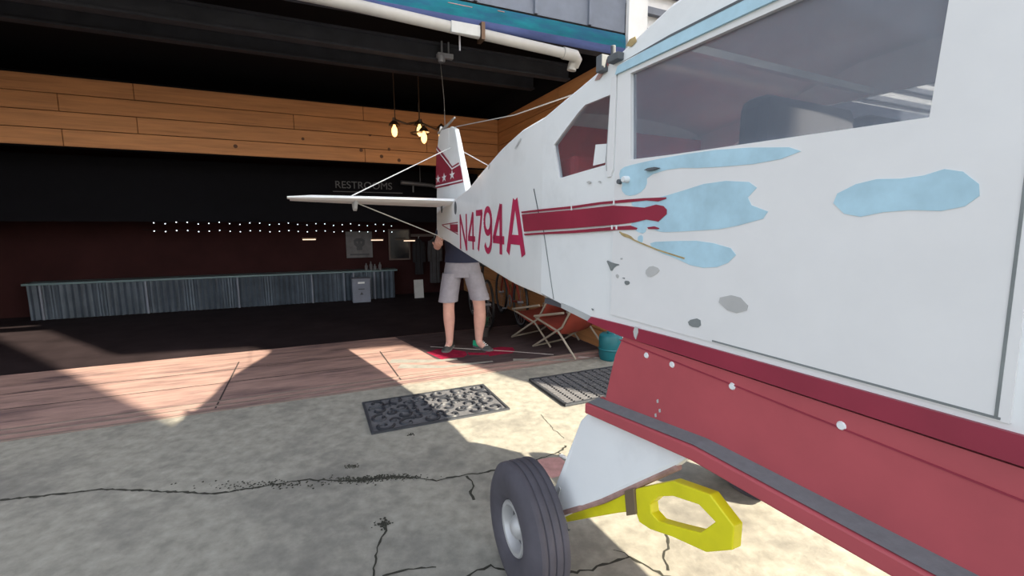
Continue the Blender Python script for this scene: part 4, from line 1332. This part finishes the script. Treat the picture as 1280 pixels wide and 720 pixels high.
garment(0.41, 0.16, 0.40, 1.08, M['coat2'], 'black coat hanging on the peg rail beside the framed screen')
garment(0.72, 0.20, 0.22, 1.09, M['coat'], 'grey wool coat hanging on the peg rail, right of the black coat')
bo = MB().box((0, 0, 0.17), (0.17, 0.02, 0.34)).build('board', M['chip_pale'])
bo.location = B(0.30, 4.50, 0.0)
bo.rotation_euler = (radians(-8), 0, BR)
tag(bo, 'pale grey board leaning below the hanging coats', 'board')

# bicycle along the right wall
bk_ = thing('bicycle', 'black bicycle parked by the pine wall behind the person', 'bicycle', B(0.62, 2.1, 0.0), BR + radians(82))


def bwheel(x):
    wv_ = MB().lathe([(0.31 + 0.017 * cos(2 * pi * i / 8), 0.017 * sin(2 * pi * i / 8)) for i in range(9)], (x, 0, 0.328), (0, 1, 0), n=40).build('bike_wheel', M['bike'], bk_, smooth=True)
    MB().lathe([(0.285, -0.01), (0.298, -0.012), (0.298, 0.012), (0.285, 0.01)], (x, 0, 0.328), (0, 1, 0), n=40).build('wheel_rim', M['fixture'], wv_, smooth=True)
    sp_ = MB()
    for i in range(14):
        a = 2 * pi * i / 14
        sp_.tube([(x, 0.01 * (-1) ** i, 0.328), (x + 0.29 * cos(a), 0, 0.328 + 0.29 * sin(a))], 0.0018, 4)
    sp_.build('spokes', M['fixture'], wv_)
    MB().lathe([(0.0001, -0.04), (0.02, -0.04), (0.02, 0.04), (0.0001, 0.04)], (x, 0, 0.328), (0, 1, 0), n=12).build('wheel_hub', M['fixture'], wv_)


bwheel(-0.5)
bwheel(0.5)
ft = MB()
for a, b in (((-0.5, 0, 0.328), (-0.08, 0, 0.28)), ((-0.08, 0, 0.28), (-0.22, 0, 0.80)), ((-0.5, 0, 0.328), (-0.19, 0, 0.70)), ((-0.08, 0, 0.28), (0.33, 0, 0.68)), ((-0.19, 0, 0.72), (0.31, 0, 0.76)), ((0.30, 0, 0.82), (0.5, 0, 0.328))):
    ft.tube([a, b], 0.016, 8)
ft.build('bike_frame', M['bike'], bk_, smooth=True)
MB().box((-0.24, 0, 0.83), (0.24, 0.12, 0.05)).build('saddle', M['bike'], bk_, bevel=0.02)
MB().tube([(0.36, -0.17, 0.95), (0.33, -0.13, 0.96), (0.28, 0, 0.90), (0.33, 0.13, 0.96), (0.36, 0.17, 0.95)], 0.014, 8).build('handlebar', M['bike'], bk_)
MB().lathe([(0.07, -0.005), (0.09, -0.005), (0.09, 0.005), (0.07, 0.005), (0.07, -0.005)], (-0.08, 0.03, 0.28), (0, 1, 0), n=24).build('chain_ring', M['fixture'], bk_)
MB().tube([(-0.08, 0.04, 0.28), (0.02, 0.05, 0.16), (0.02, 0.11, 0.16)], 0.009, 6).build('crank', M['fixture'], bk_)

b2_ = copy_tree(bk_)
b2_.location = B(1.08, 2.10, 0.0)
b2_['label'] = 'red bicycle parked against the pine wall, behind the black bicycle'
bk_['group'] = b2_['group'] = 'bicycles by the pine wall'
bk_['label'] = 'black bicycle parked right behind the person, in front of the red bicycle'
for c_ in b2_.children:
    if c_.name.startswith('bike_frame'):
        c_.data = c_.data.copy()
        c_.data.materials[0] = M['sling']

# leafy pot by the person's foot
pt = thing('potted_plant', 'small dark leafy potted plant on the garage floor before the bicycle', 'plant', B(0.37, 1.30, 0.004), BR)
MB().lathe([(0.0001, 0.0), (0.06, 0.0), (0.08, 0.11), (0.072, 0.11), (0.06, 0.09), (0.0001, 0.09)], n=20).build('pot', M['pot'], pt, smooth=True)
for i in range(26):
    a = random.uniform(0, 6.28)
    r = random.uniform(0.03, 0.11)
    z = random.uniform(0.12, 0.25)
    c_ = Vector((r * cos(a), r * sin(a), z))
    d_ = Vector((cos(a), sin(a), random.uniform(-0.4, 0.5))).normalized() * random.uniform(0.03, 0.05)
    s_ = Vector((-sin(a), cos(a), 0)) * 0.016
    MB().add([c_ - d_ * 0.4, c_ + s_ + d_ * 0.3 + Vector((0, 0, 0.006)), c_ + d_ * 1.1, c_ - s_ + d_ * 0.3 + Vector((0, 0, 0.006)), c_ * 0.35 + Vector((0, 0, 0.06))],
             [(0, 1, 2), (0, 2, 3), (0, 4, 1)]).build('leaf', M['leaf'], pt)


# folding sling chairs along the right wall
def sling_chair(s_, t_, rz, lab):
    c = thing('sling_chair', lab, 'chair', B(s_, t_, 0.004), BR + rz, 'red sling chairs by the pine wall')
    for sg in (-1, 1):
        y = sg * 0.24
        MB().tube([(-0.34, y, 0.012), (0.10, y, 0.30), (0.30, y, 0.62)], 0.011, 8).build('back_rail', M['whitetube'], c)
        MB().tube([(0.30, y, 0.012), (0.05, y, 0.25), (-0.30, y, 0.34)], 0.011, 8).build('seat_rail', M['whitetube'], c)
        MB().tube([(-0.30, y * 1.08, 0.36), (0.14, y * 1.08, 0.46)], 0.013, 8).build('armrest', M['whitetube'], c)
    MB().tube([(-0.34, -0.24, 0.012), (-0.34, 0.24, 0.012)], 0.010, 8).build('cross_bar', M['whitetube'], c)
    MB().tube([(0.30, -0.24, 0.62), (0.30, 0.24, 0.62)], 0.010, 8).build('cross_bar', M['whitetube'], c)
    prof_ = [(0.30, 0.61), (0.20, 0.44), (0.10, 0.28), (0.03, 0.22), (-0.08, 0.25), (-0.30, 0.33)]
    mb_ = MB()
    mb_.rings([[(x, -0.23, z) for x, z in prof_], [(x, -0.1, z - 0.015) for x, z in prof_], [(x, 0.1, z - 0.015) for x, z in prof_], [(x, 0.23, z) for x, z in prof_]], cap=False, closed=False)
    f_ = mb_.build('sling', M['sling'], c, smooth=True)
    so = f_.modifiers.new('solid', 'SOLIDIFY')
    so.thickness = 0.006
    return c


sling_chair(0.99, 0.84, radians(-72), 'red sling chair by the pine wall, the farther one')
sling_chair(1.02, 0.34, radians(-75), 'red sling chair by the pine wall, nearer the opening')
# teal drum at the opening
td = thing('teal_drum', 'teal plastic drum at the right edge of the garage opening', 'drum', B(1.225, -0.09, 0.0), BR)
MB().lathe([(0.0001, 0.0), (0.10, 0.0), (0.115, 0.04), (0.118, 0.22), (0.11, 0.25), (0.09, 0.265), (0.0001, 0.265)], n=28).build('drum_body', M['tealpaint'], td, smooth=True)
MB().lathe([(0.118, 0.10), (0.124, 0.11), (0.118, 0.12)], n=28).build('drum_hoop', M['tealpaint'], td, smooth=True)
MB().lathe([(0.04, 0.265), (0.04, 0.285), (0.0001, 0.285)], n=16).build('drum_cap', M['tealpaint'], td, smooth=True)
